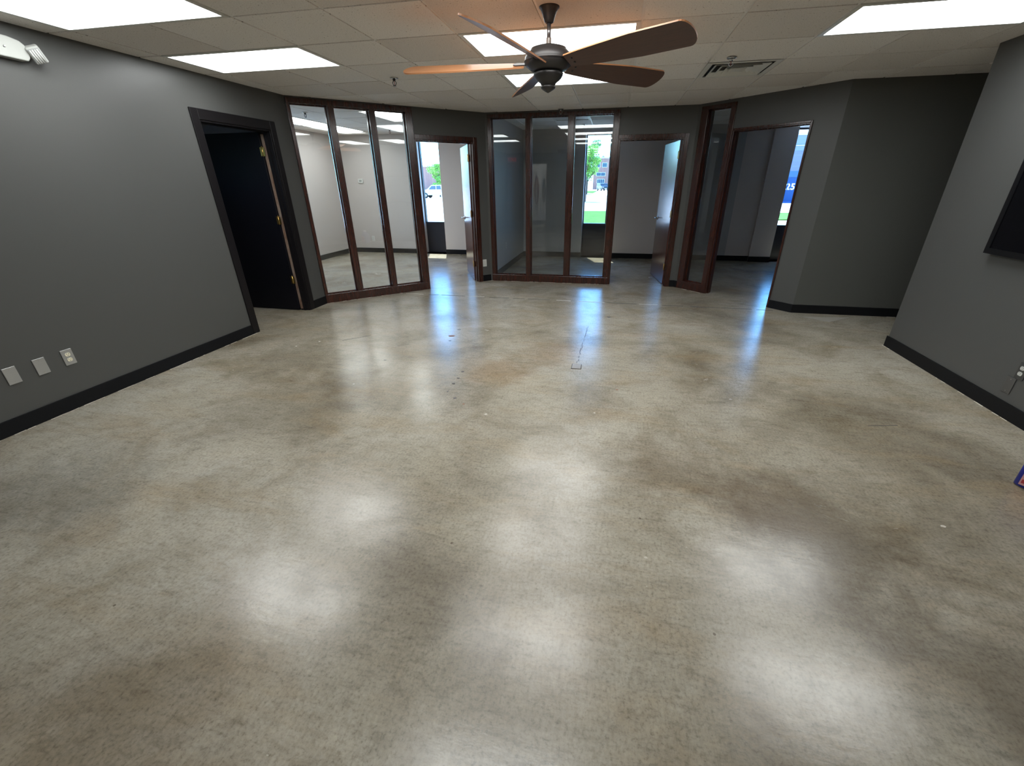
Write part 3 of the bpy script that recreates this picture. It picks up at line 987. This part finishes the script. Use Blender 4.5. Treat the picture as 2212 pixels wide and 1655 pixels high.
lathe(b, [(0.044, -0.386), (0.047, -0.378), (0.052, -0.372), (0.070, -0.360), (0.082, -0.348), (0.090, -0.336), (0.092, -0.325), (0.086, -0.318)], 40)
obj('switch_housing', b, M['bronze'], fan)
b = nb()
lathe(b, [(0.004, -0.424), (0.016, -0.418), (0.030, -0.410), (0.043, -0.402), (0.046, -0.394), (0.043, -0.386)], 32)
obj('bottom_cap', b, M['bronze'], fan)
# one blade: outline in (u along, v across), bottom at z=0
def blade_outline():
    pts = []
    for k in range(9):
        u = 0.02 + 0.72 * k / 8
        pts.append((u, -(0.050 + 0.040 * min(1, (k / 5) ** 0.8))))
    for k in range(1, 12):
        a = -PI / 2 + PI * k / 12
        pts.append((0.74 + 0.055 * math.cos(a), 0.090 * math.sin(a)))
    for k in range(8, -1, -1):
        u = 0.02 + 0.72 * k / 8
        pts.append((u, 0.050 + 0.040 * min(1, (k / 5) ** 0.8)))
    return pts
BL = None
for k, ang in enumerate((-176, -104, -32, 40, 112)):
    a = math.radians(ang)
    if BL is None:
        b = nb()
        prism(b, blade_outline(), -0.004, 0.004)
        BL = mesh('blade', b)
        BL.materials.append(M['blade'])
        BL.materials.append(M['blade_top'])
        for f in BL.polygons:
            f.material_index = 0 if f.normal.z < -0.5 else 1
        b = nb()
        prism(b, [(-0.045, -0.020), (0.03, -0.026), (0.072, -0.030), (0.088, -0.018), (0.092, 0.0), (0.088, 0.018), (0.072, 0.030), (0.03, 0.026), (-0.045, 0.020)], 0.0045, 0.010)
        IR = mesh('blade_iron', b)
        IR.materials.append(M['bronze'])
        b = nb()
        lathe(b, [(0.001, -0.0085), (0.006, -0.0075), (0.007, -0.0045)], 10)
        SC = mesh('screw', b)
        SC.materials.append(M['bronze'])
    Mx = Matrix.Rotation(a, 4, 'Z') @ Matrix.Translation((0.128, 0, -0.280)) @ Matrix.Rotation(math.radians(-22), 4, 'X')
    o = obj('blade', BL, None, fan)
    o.matrix_local = Mx
    obj('blade_iron', IR, None, o)
    for sy in (-0.018, 0.018):
        obj('screw', SC, None, o, (0.062, sy, 0))

# ------------------------------------------------------------------ air diffuser
vx, vy = GX + (VENT[0] + .5) * PIT, GY + (VENT[1] + .5) * PIT
t = empty('air_vent', (vx, vy, H))
tag(t, 'square white air diffuser with stepped louvers set in the ceiling', 'air vent')
def ring(b, r0, z0, r1, z1, th=0.004):
    """A square frustum ring from half-size r0 at z0 to r1 at z1."""
    for s in range(4):
        Mx = Matrix.Rotation(s * PI / 2, 4, 'Z')
        p = [(-r0, -r0, z0), (r0, -r0, z0), (r1, -r1, z1), (-r1, -r1, z1)]
        lo = [b.verts.new(Mx @ Vector(q)) for q in p]
        hi = [b.verts.new(Mx @ Vector((q[0], q[1], q[2] + th))) for q in p]
        b.faces.new(lo); b.faces.new(hi[::-1])
        for i in range(4):
            b.faces.new((lo[i], hi[i], hi[(i + 1) % 4], lo[(i + 1) % 4]))
hf = PIT / 2 - 0.006
b = nb(); ring(b, hf, -0.003, hf - 0.045, -0.003); obj('frame', b, M['white_metal'], t)
for r0 in (0.235, 0.175, 0.115):
    b = nb(); ring(b, r0, -0.008, r0 - 0.040, 0.020, 0.003); obj('louver', b, M['white_metal'], t)
b = nb(); box(b, -0.07, 0.07, -0.07, 0.07, -0.006, -0.002); obj('center_plate', b, M['white_metal'], t)
b = nb(); box(b, -hf + .01, hf - .01, -hf + .01, hf - .01, 0.0235, 0.027); obj('duct_void', b, M['dark'], t)

# ------------------------------------------------------------------ sprinklers
def sprinkler(x, y, z, label, dark=False):
    m = M['chrome'] if not dark else M['bronze']
    t = empty('sprinkler_head', (x, y, z))
    tag(t, label, 'sprinkler', 'fire sprinkler heads')
    b = nb(); lathe(b, [(0.040, -0.0045), (0.038, -0.009), (0.018, -0.012), (0.017, -0.006)], 24); obj('escutcheon', b, M['chrome'], t)
    b = nb(); lathe(b, [(0.010, -0.028), (0.013, -0.026), (0.013, -0.006)], 12); obj('body', b, m, t)
    b = nb()
    for s in (-1, 1):
        tube(b, [(s * 0.010, 0, -0.026), (s * 0.019, 0, -0.040), (s * 0.015, 0, -0.055), (s * 0.003, 0, -0.064)], 0.003, 6)
    obj('frame_arms', b, m, t)
    b = nb(); lathe(b, [(0.002, -0.060), (0.003, -0.030)], 8); obj('glass_bulb', b, mat('red_bulb', (0.35, 0.02, 0.02), 0.2) if 'red_bulb' not in bpy.data.materials else bpy.data.materials['red_bulb'], t)
    b = nb(); lathe(b, [(0.016, -0.0675), (0.018, -0.066), (0.005, -0.063)], 16); obj('deflector', b, m, t)
sprinkler(-2.20, 4.66, H, 'dark sprinkler head in a ceiling tile ahead of the three pane partition', True)
sprinkler(0.865, 4.60, H, 'chrome sprinkler head beside the square air diffuser')
sprinkler(-0.835, 6.96, H, 'chrome sprinkler head just above the wide glass partition')
sprinkler(-4.63, 6.66, HO, 'dark sprinkler head in the bright office near the partition', True)
sprinkler(-4.49, 9.05, HO, 'small sprinkler head in the bright office near the outside wall', True)
sprinkler(-0.66, 9.15, HO, 'small sprinkler head in the unlit office near its window')

# ------------------------------------------------------------------ wall plates, emergency lamp
def plate(x, y, z, facing, label, duplex=False, mt=None, face=None, group=None, name=None):
    """Wall plate; facing: +1 looks to +x, -1 to -x."""
    t = empty(name or ('power_outlet' if duplex else 'blank_wall_plate'), (x, y, z), 0 if facing > 0 else PI)
    tag(t, label, 'outlet' if duplex else 'wall plate', group)
    b = nb(); box(b, 0.0005, 0.006, -0.035, 0.035, -0.057, 0.057); bev(b, 0.002)
    obj('plate', b, mt or M['plate'], t)
    for s in (-1, 1):
        if duplex:
            b = nb()
            pts = []
            for k in range(20):
                a = 2 * PI * k / 20
                pts.append((0.0165 * math.cos(a), max(-0.0125, min(0.0125, 0.0168 * math.sin(a)))))
            prism(b, pts, 0.006, 0.0085, M=Matrix.Translation((0, 0, s * 0.0195)) @ Matrix(((0, 0, 1, 0), (1, 0, 0, 0), (0, 1, 0, 0), (0, 0, 0, 1))))
            r = obj('receptacle', b, face or M['ivory'], t)
            b = nb()
            for sy, hh in ((-0.0065, 0.0045), (0.0065, 0.0038)):
                box(b, 0.0084, 0.0088, sy - 0.001, sy + 0.001, s * 0.0195 + 0.001, s * 0.0195 + 0.001 + 2 * hh)
            box(b, 0.0084, 0.0088, -0.002, 0.002, s * 0.0195 - 0.008, s * 0.0195 - 0.004)
            obj('slots', b, M['dark'], r)
        else:
            b = nb(); lathe(b, [(0.0028, 0.006), (0.0022, 0.0075)], 10, M=Matrix.Translation((0, 0, s * 0.042)) @ Matrix.Rotation(PI / 2, 4, 'Y'))
            obj('screw', b, M['steel'], t)
    if duplex:
        b = nb(); lathe(b, [(0.0028, 0.006), (0.0022, 0.0075)], 10, M=Matrix.Rotation(PI / 2, 4, 'Y'))
        obj('screw', b, M['steel'], t)
    return t
plate(XL, 1.855, 0.370, 1, 'steel blank wall plate farthest from the ivory outlet on the charcoal wall')
plate(XL, 2.017, 0.370, 1, 'steel blank wall plate next to the ivory outlet on the charcoal wall')
plate(XL, 2.184, 0.374, 1, 'steel plate with an ivory duplex outlet on the charcoal wall', True)
plate(XR, 3.215, 0.335, -1, 'duplex outlet with white sockets in a dark plate below the television', True, mat('charcoal_plate', (0.10, 0.10, 0.10), 0.35, 0.6), M['white_plastic'])
plate(XR, 3.255, 0.215, -1, 'gray blank wall plate under the outlet below the television', False, mat('dull_gray_plate', (0.16, 0.16, 0.16), 0.35, 0.7))
t = plate(0, 0, 0, 1, 'white outlet plate low on the wall stub between open door and wide partition', True, M['white_plastic'], M['white_plastic'])
t.location = (-2.045 + 0.0, 6.985, 0.30); t.rotation_euler = (0, 0, math.radians(-45))
plate(-1.94, 8.09, 0.44, 1, 'white outlet low on the side wall of the unlit office', True, M['white_plastic'], M['white_plastic'])
t = plate(0, 0, 0, 1, 'white outlet low in the corner of the unlit office', True, M['white_plastic'], M['white_plastic'])
t.location = (-1.80, YE, 0.36); t.rotation_euler = (0, 0, math.radians(-90))
t = plate(0, 0, 0, 1, 'white outlet low on the back wall of the bright office', True, M['white_plastic'], M['white_plastic'])
t.location = (-5.62, YE, 0.32); t.rotation_euler = (0, 0, math.radians(-90))
t = empty('thermostat', (-5.72, YE, 1.57))
tag(t, 'small square white thermostat on the back wall of the bright office', 'thermostat')
b = nb(); box(b, -0.06, 0.06, -0.022, -0.0005, -0.045, 0.045); bev(b, 0.004); obj('case', b, M['white_plastic'], t)
b = nb(); box(b, -0.032, 0.032, -0.0235, -0.0222, -0.020, 0.020); obj('display', b, mat('gray_display', (0.30, 0.32, 0.30), 0.3), t)

t = empty('emergency_light', (XL, 2.53, 2.295))
tag(t, 'white emergency light with a ribbed lamp head high on the charcoal wall', 'emergency light')
b = nb()
pts = [(-0.17, -0.052), (0.150, -0.058), (0.165, -0.040), (0.170, 0.0), (0.160, 0.030), (0.138, 0.048), (0.08, 0.060), (-0.17, 0.062)]
prism(b, pts, 0.001, 0.060, M=Matrix(((0, 0, 1, 0), (1, 0, 0, 0), (0, 1, 0, 0), (0, 0, 0, 1))))
bev(b, 0.006)
obj('case', b, M['lamp_case'], t)
b = nb(); lathe(b, [(0.004, 0.0), (0.006, 0.004), (0.004, 0.006)], 12, M=Matrix.Translation((0.060, 0.045, 0.0)) @ Matrix.Rotation(PI / 2, 4, 'Y'))
obj('test_button', b, M['plate'], t)
def lamp_head(yc, sgn):
    nx = Vector((0.78, -0.42, -0.42)).normalized() if sgn > 0 else Vector((0.85, 0.3, -0.42)).normalized()
    up = Vector((0, -sgn * 0.40, 0.92))
    zz = (up - nx * up.dot(nx)).normalized()
    yy = zz.cross(nx)
    Mx = Matrix(((nx.x, yy.x, zz.x, 0.062), (nx.y, yy.y, zz.y, yc), (nx.z, yy.z, zz.z, -0.010), (0, 0, 0, 1)))
    b = nb()
    box(b, -0.03, 0.026, -0.036, 0.036, -0.048, 0.048); bev(b, 0.012, 3)
    h = obj('lamp_head', b, M['lamp_case'], t)
    h.matrix_local = Mx
    b = nb(); box(b, 0.0255, 0.031, -0.030, 0.030, -0.041, 0.041); bev(b, 0.003, 2)
    ln = obj('lens', b, mat('clear_lamp_lens', (0.34, 0.35, 0.34), 0.15), h)
    for q in (-0.019, -0.0065, 0.006, 0.0185):
        b = nb(); lathe(b, [(0.0042, -0.036), (0.0045, 0.036)], 10, M=Matrix.Translation((0.031, q, 0)))
        obj('rib', b, M['white_plastic'], ln)
lamp_head(0.205, 1)
lamp_head(-0.205, -1)
# red exit sign on the rear wall (mirrored faintly in the glass)
t = empty('exit_sign', (-3.65, YB, 2.24))
tag(t, 'white exit sign with red letters on the rear wall', 'exit sign')
b = nb(); box(b, -0.16, 0.16, 0.0005, 0.03, -0.095, 0.095); bev(b, 0.004); obj('case', b, M['white_plastic'], t)
fc = bpy.data.curves.new('exit_text', 'FONT'); fc.body = 'EXIT'; fc.size = 0.155; fc.align_x = 'CENTER'; fc.align_y = 'CENTER'; fc.extrude = 0.001; fc.offset = 0.003
fo = bpy.data.objects.new('tmp_text', fc); C.objects.link(fo)
dg = bpy.context.evaluated_depsgraph_get()
me = bpy.data.meshes.new_from_object(fo.evaluated_get(dg)); bpy.data.objects.remove(fo)
me.materials.clear(); me.materials.append(emit_mat('red_exit_glow', (1.0, 0.03, 0.02), 1.3))
o = obj('letters', me, None, t, (0, 0.0315, 0), (PI / 2, 0, PI))

# ------------------------------------------------------------------ television
t = empty('television', (XR, 3.28, 1.01))
tag(t, 'black flat television mounted on the charcoal wall', 'television')
y0, y1, zt = -0.62, 0.605, 0.70
b = nb(); box(b, -0.045, -0.012, y0, y1, 0.0, zt); bev(b, 0.004); obj('cabinet', b, M['tvframe'], t)
b = nb()
fw = 0.038
for bx in ((y0, y1, 0, fw), (y0, y1, zt - fw, zt), (y0, y0 + fw, fw, zt - fw), (y1 - fw, y1, fw, zt - fw)):
    box(b, -0.052, -0.045, bx[0], bx[1], bx[2], bx[3])
obj('bezel', b, M['tvframe'], t)
b = nb(); box(b, -0.0475, -0.0453, y0 + fw, y1 - fw, fw, zt - fw); obj('screen', b, M['tvblack'], t)
b = nb(); box(b, -0.012, -0.0005, -0.25, 0.25, 0.2, 0.5); obj('wall_mount', b, M['tvframe'], t)

# ------------------------------------------------------------------ blue jug on the floor at the right
t = empty('plastic_jug', (2.387, 2.283, 0), math.radians(-52))
tag(t, 'blue plastic jug with a red and pink label standing on the concrete', 'jug')
blue = mat('blue_plastic', (0.010, 0.022, 0.30), 0.32)
b = nb()
prof = [(0.0, 0.128, 0.074), (0.006, 0.136, 0.080), (0.19, 0.136, 0.080), (0.225, 0.120, 0.072), (0.255, 0.075, 0.052), (0.275, 0.035, 0.032), (0.290, 0.033, 0.030)]
rings = []
for z, rx, ry in prof:
    rg = []
    for k in range(32):
        a = 2 * PI * k / 32
        ca, sa = math.cos(a), math.sin(a)
        e = 0.32
        rg.append(b.verts.new((rx * math.copysign(abs(ca) ** e, ca), ry * math.copysign(abs(sa) ** e, sa), z)))
    rings.append(rg)
for q, p in zip(rings, rings[1:]):
    for k in range(32):
        f = b.faces.new((q[k], q[(k + 1) % 32], p[(k + 1) % 32], p[k])); f.smooth = True
b.faces.new(rings[0][::-1]); b.faces.new(rings[-1])
obj('bottle', b, blue, t)
b = nb(); lathe(b, [(0.036, 0.290), (0.036, 0.325), (0.033, 0.330)], 24); obj('cap', b, mat('white_cap', (0.75, 0.75, 0.78), 0.35), t)
b = nb(); tube(b, [(0.03, 0, 0.27), (0.08, 0, 0.285), (0.12, 0, 0.265), (0.128, 0, 0.225), (0.125, 0, 0.19)], 0.013, 10); obj('handle', b, blue, t)
lab = obj('label', (lambda b: (box(b, -0.112, 0.112, -0.0835, -0.0800, 0.018, 0.175), b)[1])(nb()), mat('pink_label', (0.72, 0.40, 0.42), 0.4), t)
b = nb(); box(b, -0.106, 0.106, -0.0845, -0.0836, 0.075, 0.165); obj('label_band', b, mat('red_label', (0.36, 0.015, 0.03), 0.4), lab)
b = nb(); box(b, -0.106, 0.106, -0.0845, -0.0836, 0.030, 0.052); obj('label_band', b, mat('red_label_strip', (0.48, 0.05, 0.06), 0.4), lab)

# ------------------------------------------------------------------ outdoors
G = -0.60
def ground(name, pts, z, m, label):
    b = nb(); prism(b, pts, z - 0.05, z)
    return struct(obj(name, b, m), label, name.replace('_', ' '))
lot = mat('sunlit_concrete_lot', (0.50, 0.50, 0.48), 0.85)
n = N(lot); v = n.coord()
n.link(n.mix(n.noise(v, 0.4, 5), (0.42, 0.42, 0.41), (0.58, 0.57, 0.55)), n.p.inputs['Base Color'])
grass = mat('lawn_grass', (0.05, 0.14, 0.02), 0.9, spec=0.1)
n = N(grass); v = n.coord()
n.link(n.ramp(n.noise(v, 3.0, 6), [(0.3, (0.040, 0.105, 0.014)), (0.7, (0.075, 0.165, 0.028))]), n.p.inputs['Base Color'])
ground('parking_lot', [(-150, 10.13), (150, 10.13), (150, 320), (-150, 320)], G, lot, 'pale sunlit concrete parking lot')
ground('side_yard', [(-60, -30), (-6.62, -30), (-6.62, 10.0), (-60, 10.0)], G, lot, 'pale concrete yard beside the dark room')
ground('lawn', [(-6, 22), (7, 22), (7, 36.5), (-6, 36.5)], G + 0.06, grass, 'green lawn strip outside the middle window')
ground('lawn', [(7.6, 29), (24, 29), (24, 35.5), (7.6, 35.5)], G + 0.06, grass, 'green lawn strip in front of the blue container')
ground('lawn', [(-13, 100), (-4.6, 100), (-4.6, 125), (-13, 125)], G + 0.06, grass, 'far lawn under the trees beside the brick building')
stripe = mat('white_line_paint', (0.78, 0.78, 0.76), 0.8)
for k in range(9):
    b = nb(); box(b, -4.5, 3.5, -0.05, 0.05, 0, 0.01)
    tag(obj('parking_stripe', b, mat('dark_pavement_seam', (0.26, 0.27, 0.28), 0.8) if k == 0 else bpy.data.materials['dark_pavement_seam'], None, (0, 41 + k * 5.2, G)), 'dark seam line across the parking lot outside the middle window', 'pavement line', 'pavement lines of the lot')

leafm = [mat('sunlit_leaves', (0.22, 0.42, 0.07), 0.7), mat('cool_green_leaves', (0.13, 0.30, 0.10), 0.7)]
bark = mat('tree_bark', (0.09, 0.06, 0.045), 0.9)
def tree(x, y, h, r, label, mi=0, seed=1, low=0.35):
    rnd = random.Random(seed)
    t = empty('tree', (x, y, G))
    tag(t, label, 'tree')
    b = nb()
    tube(b, [(0, 0, -0.02), (0.05, 0, h * 0.2), (-0.03, 0.02, h * 0.45), (0.02, 0, h * 0.7)], 0.035 * h ** 0.8, 8)
    for k in range(5):
        a = k * 1.3
        tube(b, [(0, 0, h * (0.3 + 0.06 * k)), (0.35 * r * math.cos(a), 0.35 * r * math.sin(a), h * (0.45 + 0.06 * k)), (0.7 * r * math.cos(a), 0.7 * r * math.sin(a), h * (0.55 + 0.06 * k))], 0.012 * h ** 0.8, 6)
    obj('trunk', b, bark, t)
    vs, fs = [], []
    blobs = [(rnd.gauss(0, .45) * r, rnd.gauss(0, .45) * r, h * (low + (1 - low) * rnd.random()), r * rnd.uniform(.28, .5)) for _ in range(16)]
    s = 0.055 * r + 0.05
    for _ in range(3200):
        bx, by, bz, br = rnd.choice(blobs)
        dv = Vector((rnd.gauss(0, 1), rnd.gauss(0, 1), rnd.gauss(0, .8))).normalized() * br * rnd.random() ** 0.4
        p = Vector((bx, by, bz)) + dv
        p.z = min(p.z, h)
        u = Vector((rnd.gauss(0, 1), rnd.gauss(0, 1), rnd.gauss(0, 1))).normalized()
        w2 = u.orthogonal().normalized()
        i = len(vs)
        vs += [p - u * s, p + w2 * s * .5, p + u * s, p - w2 * s * .5]
        fs.append((i, i + 1, i + 2, i + 3))
    me = bpy.data.meshes.new('foliage')
    me.from_pydata([tuple(q) for q in vs], [], fs)
    me.materials.append(leafm[mi])
    obj('foliage', me, None, t)['kind'] = 'stuff'
tree(-3.55, 56, 5.9, 1.45, 'bright yellow green tree outside the middle window', 0, 4, 0.42)
tree(-5.6, 92, 9.2, 2.9, 'taller cool green tree behind the bright tree and brick building', 1, 9, 0.30)
tree(-29.7, 76, 5.0, 1.7, 'small green tree behind the white pickup truck', 0, 5, 0.30)

def building(loc, w, dpt, h, wallm, roofm, label, wins, name='building', winm=None):
    """Box building; front face at local y=0; wins: list of (x0,x1,z0,z1,mullions)."""
    t = empty(name, loc)
    tag(t, label, 'building')
    b = nb()
    box(b, -w / 2, w / 2, 0.02, dpt, 0, h)
    obj('wall', b, wallm, t)
    b = nb(); box(b, -w / 2 - .15, w / 2 + .15, -0.12, dpt + .12, h, h + 0.35); obj('roof_edge', b, roofm, t)
    for (x0, x1, z0, z1, mu) in wins:
        b = nb(); box(b, x0 - .06, x1 + .06, -0.03, 0.05, z0 - .06, z1 + .06); f = obj('window', b, stripe, t)
        for q in range(mu):
            a = x0 + (x1 - x0) * q / mu + .03; c = x0 + (x1 - x0) * (q + 1) / mu - .03
            b = nb(); box(b, a, c, -0.06, -0.031, z0 + .02, z1 - .02); obj('pane', b, winm or bpy.data.materials['building_glass'], f)
    return t
mat('building_glass', (0.05, 0.09, 0.13), 0.15)
brick = mat('pinkish_brick', (0.34, 0.17, 0.13), 0.85)
n = N(brick); v = n.coord()
br = n.new('ShaderNodeTexBrick'); br.inputs['Scale'].default_value = 4.0
br.inputs['Color1'].default_value = (0.36, 0.18, 0.135, 1); br.inputs['Color2'].default_value = (0.28, 0.13, 0.10, 1); br.inputs['Mortar'].default_value = (0.45, 0.40, 0.36, 1)
n.link(v, br.inputs['Vector']); n.link(br.outputs['Color'], n.p.inputs['Base Color'])
pale = mat('pale_green_gray_cladding', (0.40, 0.46, 0.44), 0.7)
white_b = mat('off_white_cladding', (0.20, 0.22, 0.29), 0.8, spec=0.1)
trimb = mat('light_roof_trim', (0.55, 0.56, 0.56), 0.7)
t = building((1.6, 155, G), 18.0, 14, 9.0, brick, trimb, 'two storey pinkish brick building with square windows behind parked dark vehicle',
         [(-8.5, -7.0, 6.5, 7.7, 1), (-6.3, -4.8, 6.5, 7.7, 1), (-3.6, -2.1, 6.5, 7.7, 1), (-8.0, -5.2, 3.95, 4.9, 2), (-7.7, -5.4, 1.85, 3.0, 4), (-3.6, -2.1, 1.85, 3.0, 2)])
b = nb(); box(b, -6.6, -5.9, 2, 2.8, 9.35, 9.9); obj('roof_unit', b, mat('gray_roof_unit', (0.25, 0.26, 0.27), 0.6), t)
t = building((-47.0, 118, G), 46, 20, 6.1, brick, trimb, 'long brick warehouse with pale sloped metal roof beyond the pickup truck',
         [(-6.0, -3.5, 2.0, 3.4, 2), (2.0, 4.5, 2.0, 3.4, 2), (9.0, 11.5, 2.0, 3.4, 2)])
b = nb()
prism(b, [(-0.5, 6.45), (20.5, 6.45), (10, 8.6)], -23.2, 23.2, M=Matrix(((0, 0, 1, 0), (1, 0, 0, 0), (0, 1, 0, 0), (0, 0, 0, 1))))
obj('roof', b, pale, t)
t = building((27.5, 80, G), 26, 20, 8.3, white_b, trimb, 'pale industrial building with a roller door behind the blue container', [])
b = nb(); box(b, -13, 13, -0.10, 0.02, 6.9, 7.0); obj('cornice', b, trimb, t)
b = nb(); box(b, -2.2, 3.2, -0.05, 0.02, 0.0, 6.2); dr = obj('roller_door', b, mat('lilac_gray_roller_door', (0.17, 0.17, 0.26), 0.8, spec=0.1), t)
for k in range(8):
    b = nb(); box(b, -2.15, 3.15, -0.07, -0.051, 0.35 + k * 0.75, 0.42 + k * 0.75); obj('slat', b, white_b, dr)

def vehicle(name, loc, rz, prof, glassp, width, bodym, label, wheels, wr, bed=None):
    """prof: side outline (x forward, z); glassp: list of side-window quads."""
    t = empty(name, loc, rz)
    tag(t, label, 'vehicle' if name != 'pickup_truck' else 'pickup truck')
    S3 = Matrix(((1, 0, 0, 0), (0, 0, -1, 0), (0, 1, 0, 0), (0, 0, 0, 1)))
    b = nb(); prism(b, prof, -width / 2, width / 2, M=S3); bev(b, 0.05, 2)
    obj('body', b, bodym, t)
    gm = bpy.data.materials['building_glass']
    for q in glassp:
        for s in (-1, 1):
            b = nb(); prism(b, q, s * (width / 2 - .005) - .008, s * (width / 2 - .005) + .012, M=S3)
            obj('side_window', b, gm, t)
    tyre = bpy.data.materials.get('tyre_rubber') or mat('tyre_rubber', (0.012, 0.012, 0.013), 0.8)
    for x in wheels:
        for s in (-1, 1):
            b = nb(); lathe(b, [(wr * .6, -.12), (wr, -.10), (wr, .10), (wr * .6, .12)], 24, M=Matrix.Rotation(PI / 2, 4, 'X'))
            wh = obj('wheel', b, tyre, t, (x, s * (width / 2 - .08), wr))
            b = nb(); lathe(b, [(wr * .58, .10), (wr * .5, .13), (.04, .12)], 16, M=Matrix.Rotation(s * -PI / 2, 4, 'X'))
            obj('hub', b, M['steel'], wh)
    return t
white_car = mat('white_car_paint', (0.62, 0.66, 0.66), 0.25, coat=0.6)
black_car = mat('dark_car_paint', (0.012, 0.016, 0.024), 0.2, coat=0.6)
t = vehicle('pickup_truck', (-27.6, 70, G), math.radians(180), [(-2.85, .45), (2.75, .42), (2.85, .7), (2.75, 1.12), (1.55, 1.22), (0.80, 1.86), (-0.85, 1.90), (-1.05, 1.22), (-2.85, 1.20)],
        [[(0.05, 1.26), (1.25, 1.26), (0.75, 1.75), (0.05, 1.78)], [(-0.85, 1.26), (-0.05, 1.26), (-0.05, 1.78), (-0.75, 1.80)]], 1.95, white_car,
        'white pickup truck parked in the lot, seen through the narrow window', (1.85, -1.75), 0.40)
b = nb(); box(b, 2.80, 2.92, -.95, .95, .42, .62); obj('front_bumper', b, M['steel'], t)
b = nb(); box(b, -2.95, -2.84, -.95, .95, .45, .62); obj('rear_bumper', b, M['steel'], t)
b = nb(); box(b, -2.75, -1.15, -.82, .82, 1.19, 1.225); obj('bed', b, M['dark'], t)
t = vehicle('sport_utility_vehicle', (-3.4, 128, G), math.radians(-70), [(-2.4, .45), (2.35, .42), (2.45, .75), (2.30, 1.10), (1.25, 1.22), (0.65, 1.82), (-2.1, 1.86), (-2.42, 1.2)],
        [[(0.05, 1.24), (1.05, 1.24), (0.6, 1.70), (0.05, 1.72)], [(-0.95, 1.24), (-0.05, 1.24), (-0.05, 1.72), (-0.95, 1.74)], [(-2.1, 1.24), (-1.05, 1.24), (-1.05, 1.74), (-1.95, 1.75)]], 2.0, black_car,
        'dark sport utility vehicle parked in front of the brick building', (1.5, -1.5), 0.38)
for s in (-.7, .7):
    b = nb(); box(b, 2.36, 2.46, s - .25, s + .25, .82, 1.0); obj('headlight', b, M['chrome'], t)
b = nb(); box(b, 2.40, 2.47, -.3, .3, .5, .68); obj('license_plate', b, M['white_plastic'], t)
b = nb(); box(b, 1.0 - .5, 1.0 + .12, -.8, .8, 1.26, 1.28); obj('windscreen', b, bpy.data.materials['building_glass'], t)

# blue container with the number 25
t = empty('storage_container', (18.6, 53, G))
tag(t, 'dark blue storage container with a white number 25 beyond the lot', 'container')
bl = mat('container_blue', (0.022, 0.062, 0.17), 0.6, spec=0.15)
bl2 = mat('container_lid_blue', (0.05, 0.105, 0.19), 0.6, spec=0.15)
b = nb(); box(b, -3.4, 3.4, 0, 2.4, 0.15, 2.45); obj('body', b, bl, t)
for k in range(16):
    if 6 <= k <= 9:
        continue
    b = nb(); box(b, -3.3 + k * .43, -3.22 + k * .43, -.03, 0, .3, 2.3); obj('rib', b, bl, t)
b = nb(); box(b, -3.45, 3.45, -.05, 2.45, 2.45, 3.02); obj('lid', b, bl2, t)
b = nb(); box(b, -3.4, 3.4, -.04, 2.4, 0.0, 0.15); obj('base_rail', b, mat('deep_blue', (0.02, 0.05, 0.2), 0.5), t)
fc = bpy.data.curves.new('number_text', 'FONT'); fc.body = '25'; fc.size = 0.82; fc.align_x = 'CENTER'; fc.extrude = 0.01; fc.offset = 0.022; fc.space_character = 1.12
fo = bpy.data.objects.new('tmp_text', fc); C.objects.link(fo)
dg = bpy.context.evaluated_depsgraph_get()
me = bpy.data.meshes.new_from_object(fo.evaluated_get(dg)); bpy.data.objects.remove(fo)
me.materials.clear(); me.materials.append(stripe)
obj('number', me, None, t, (-0.80, -0.015, 1.28), (PI / 2, 0, 0))
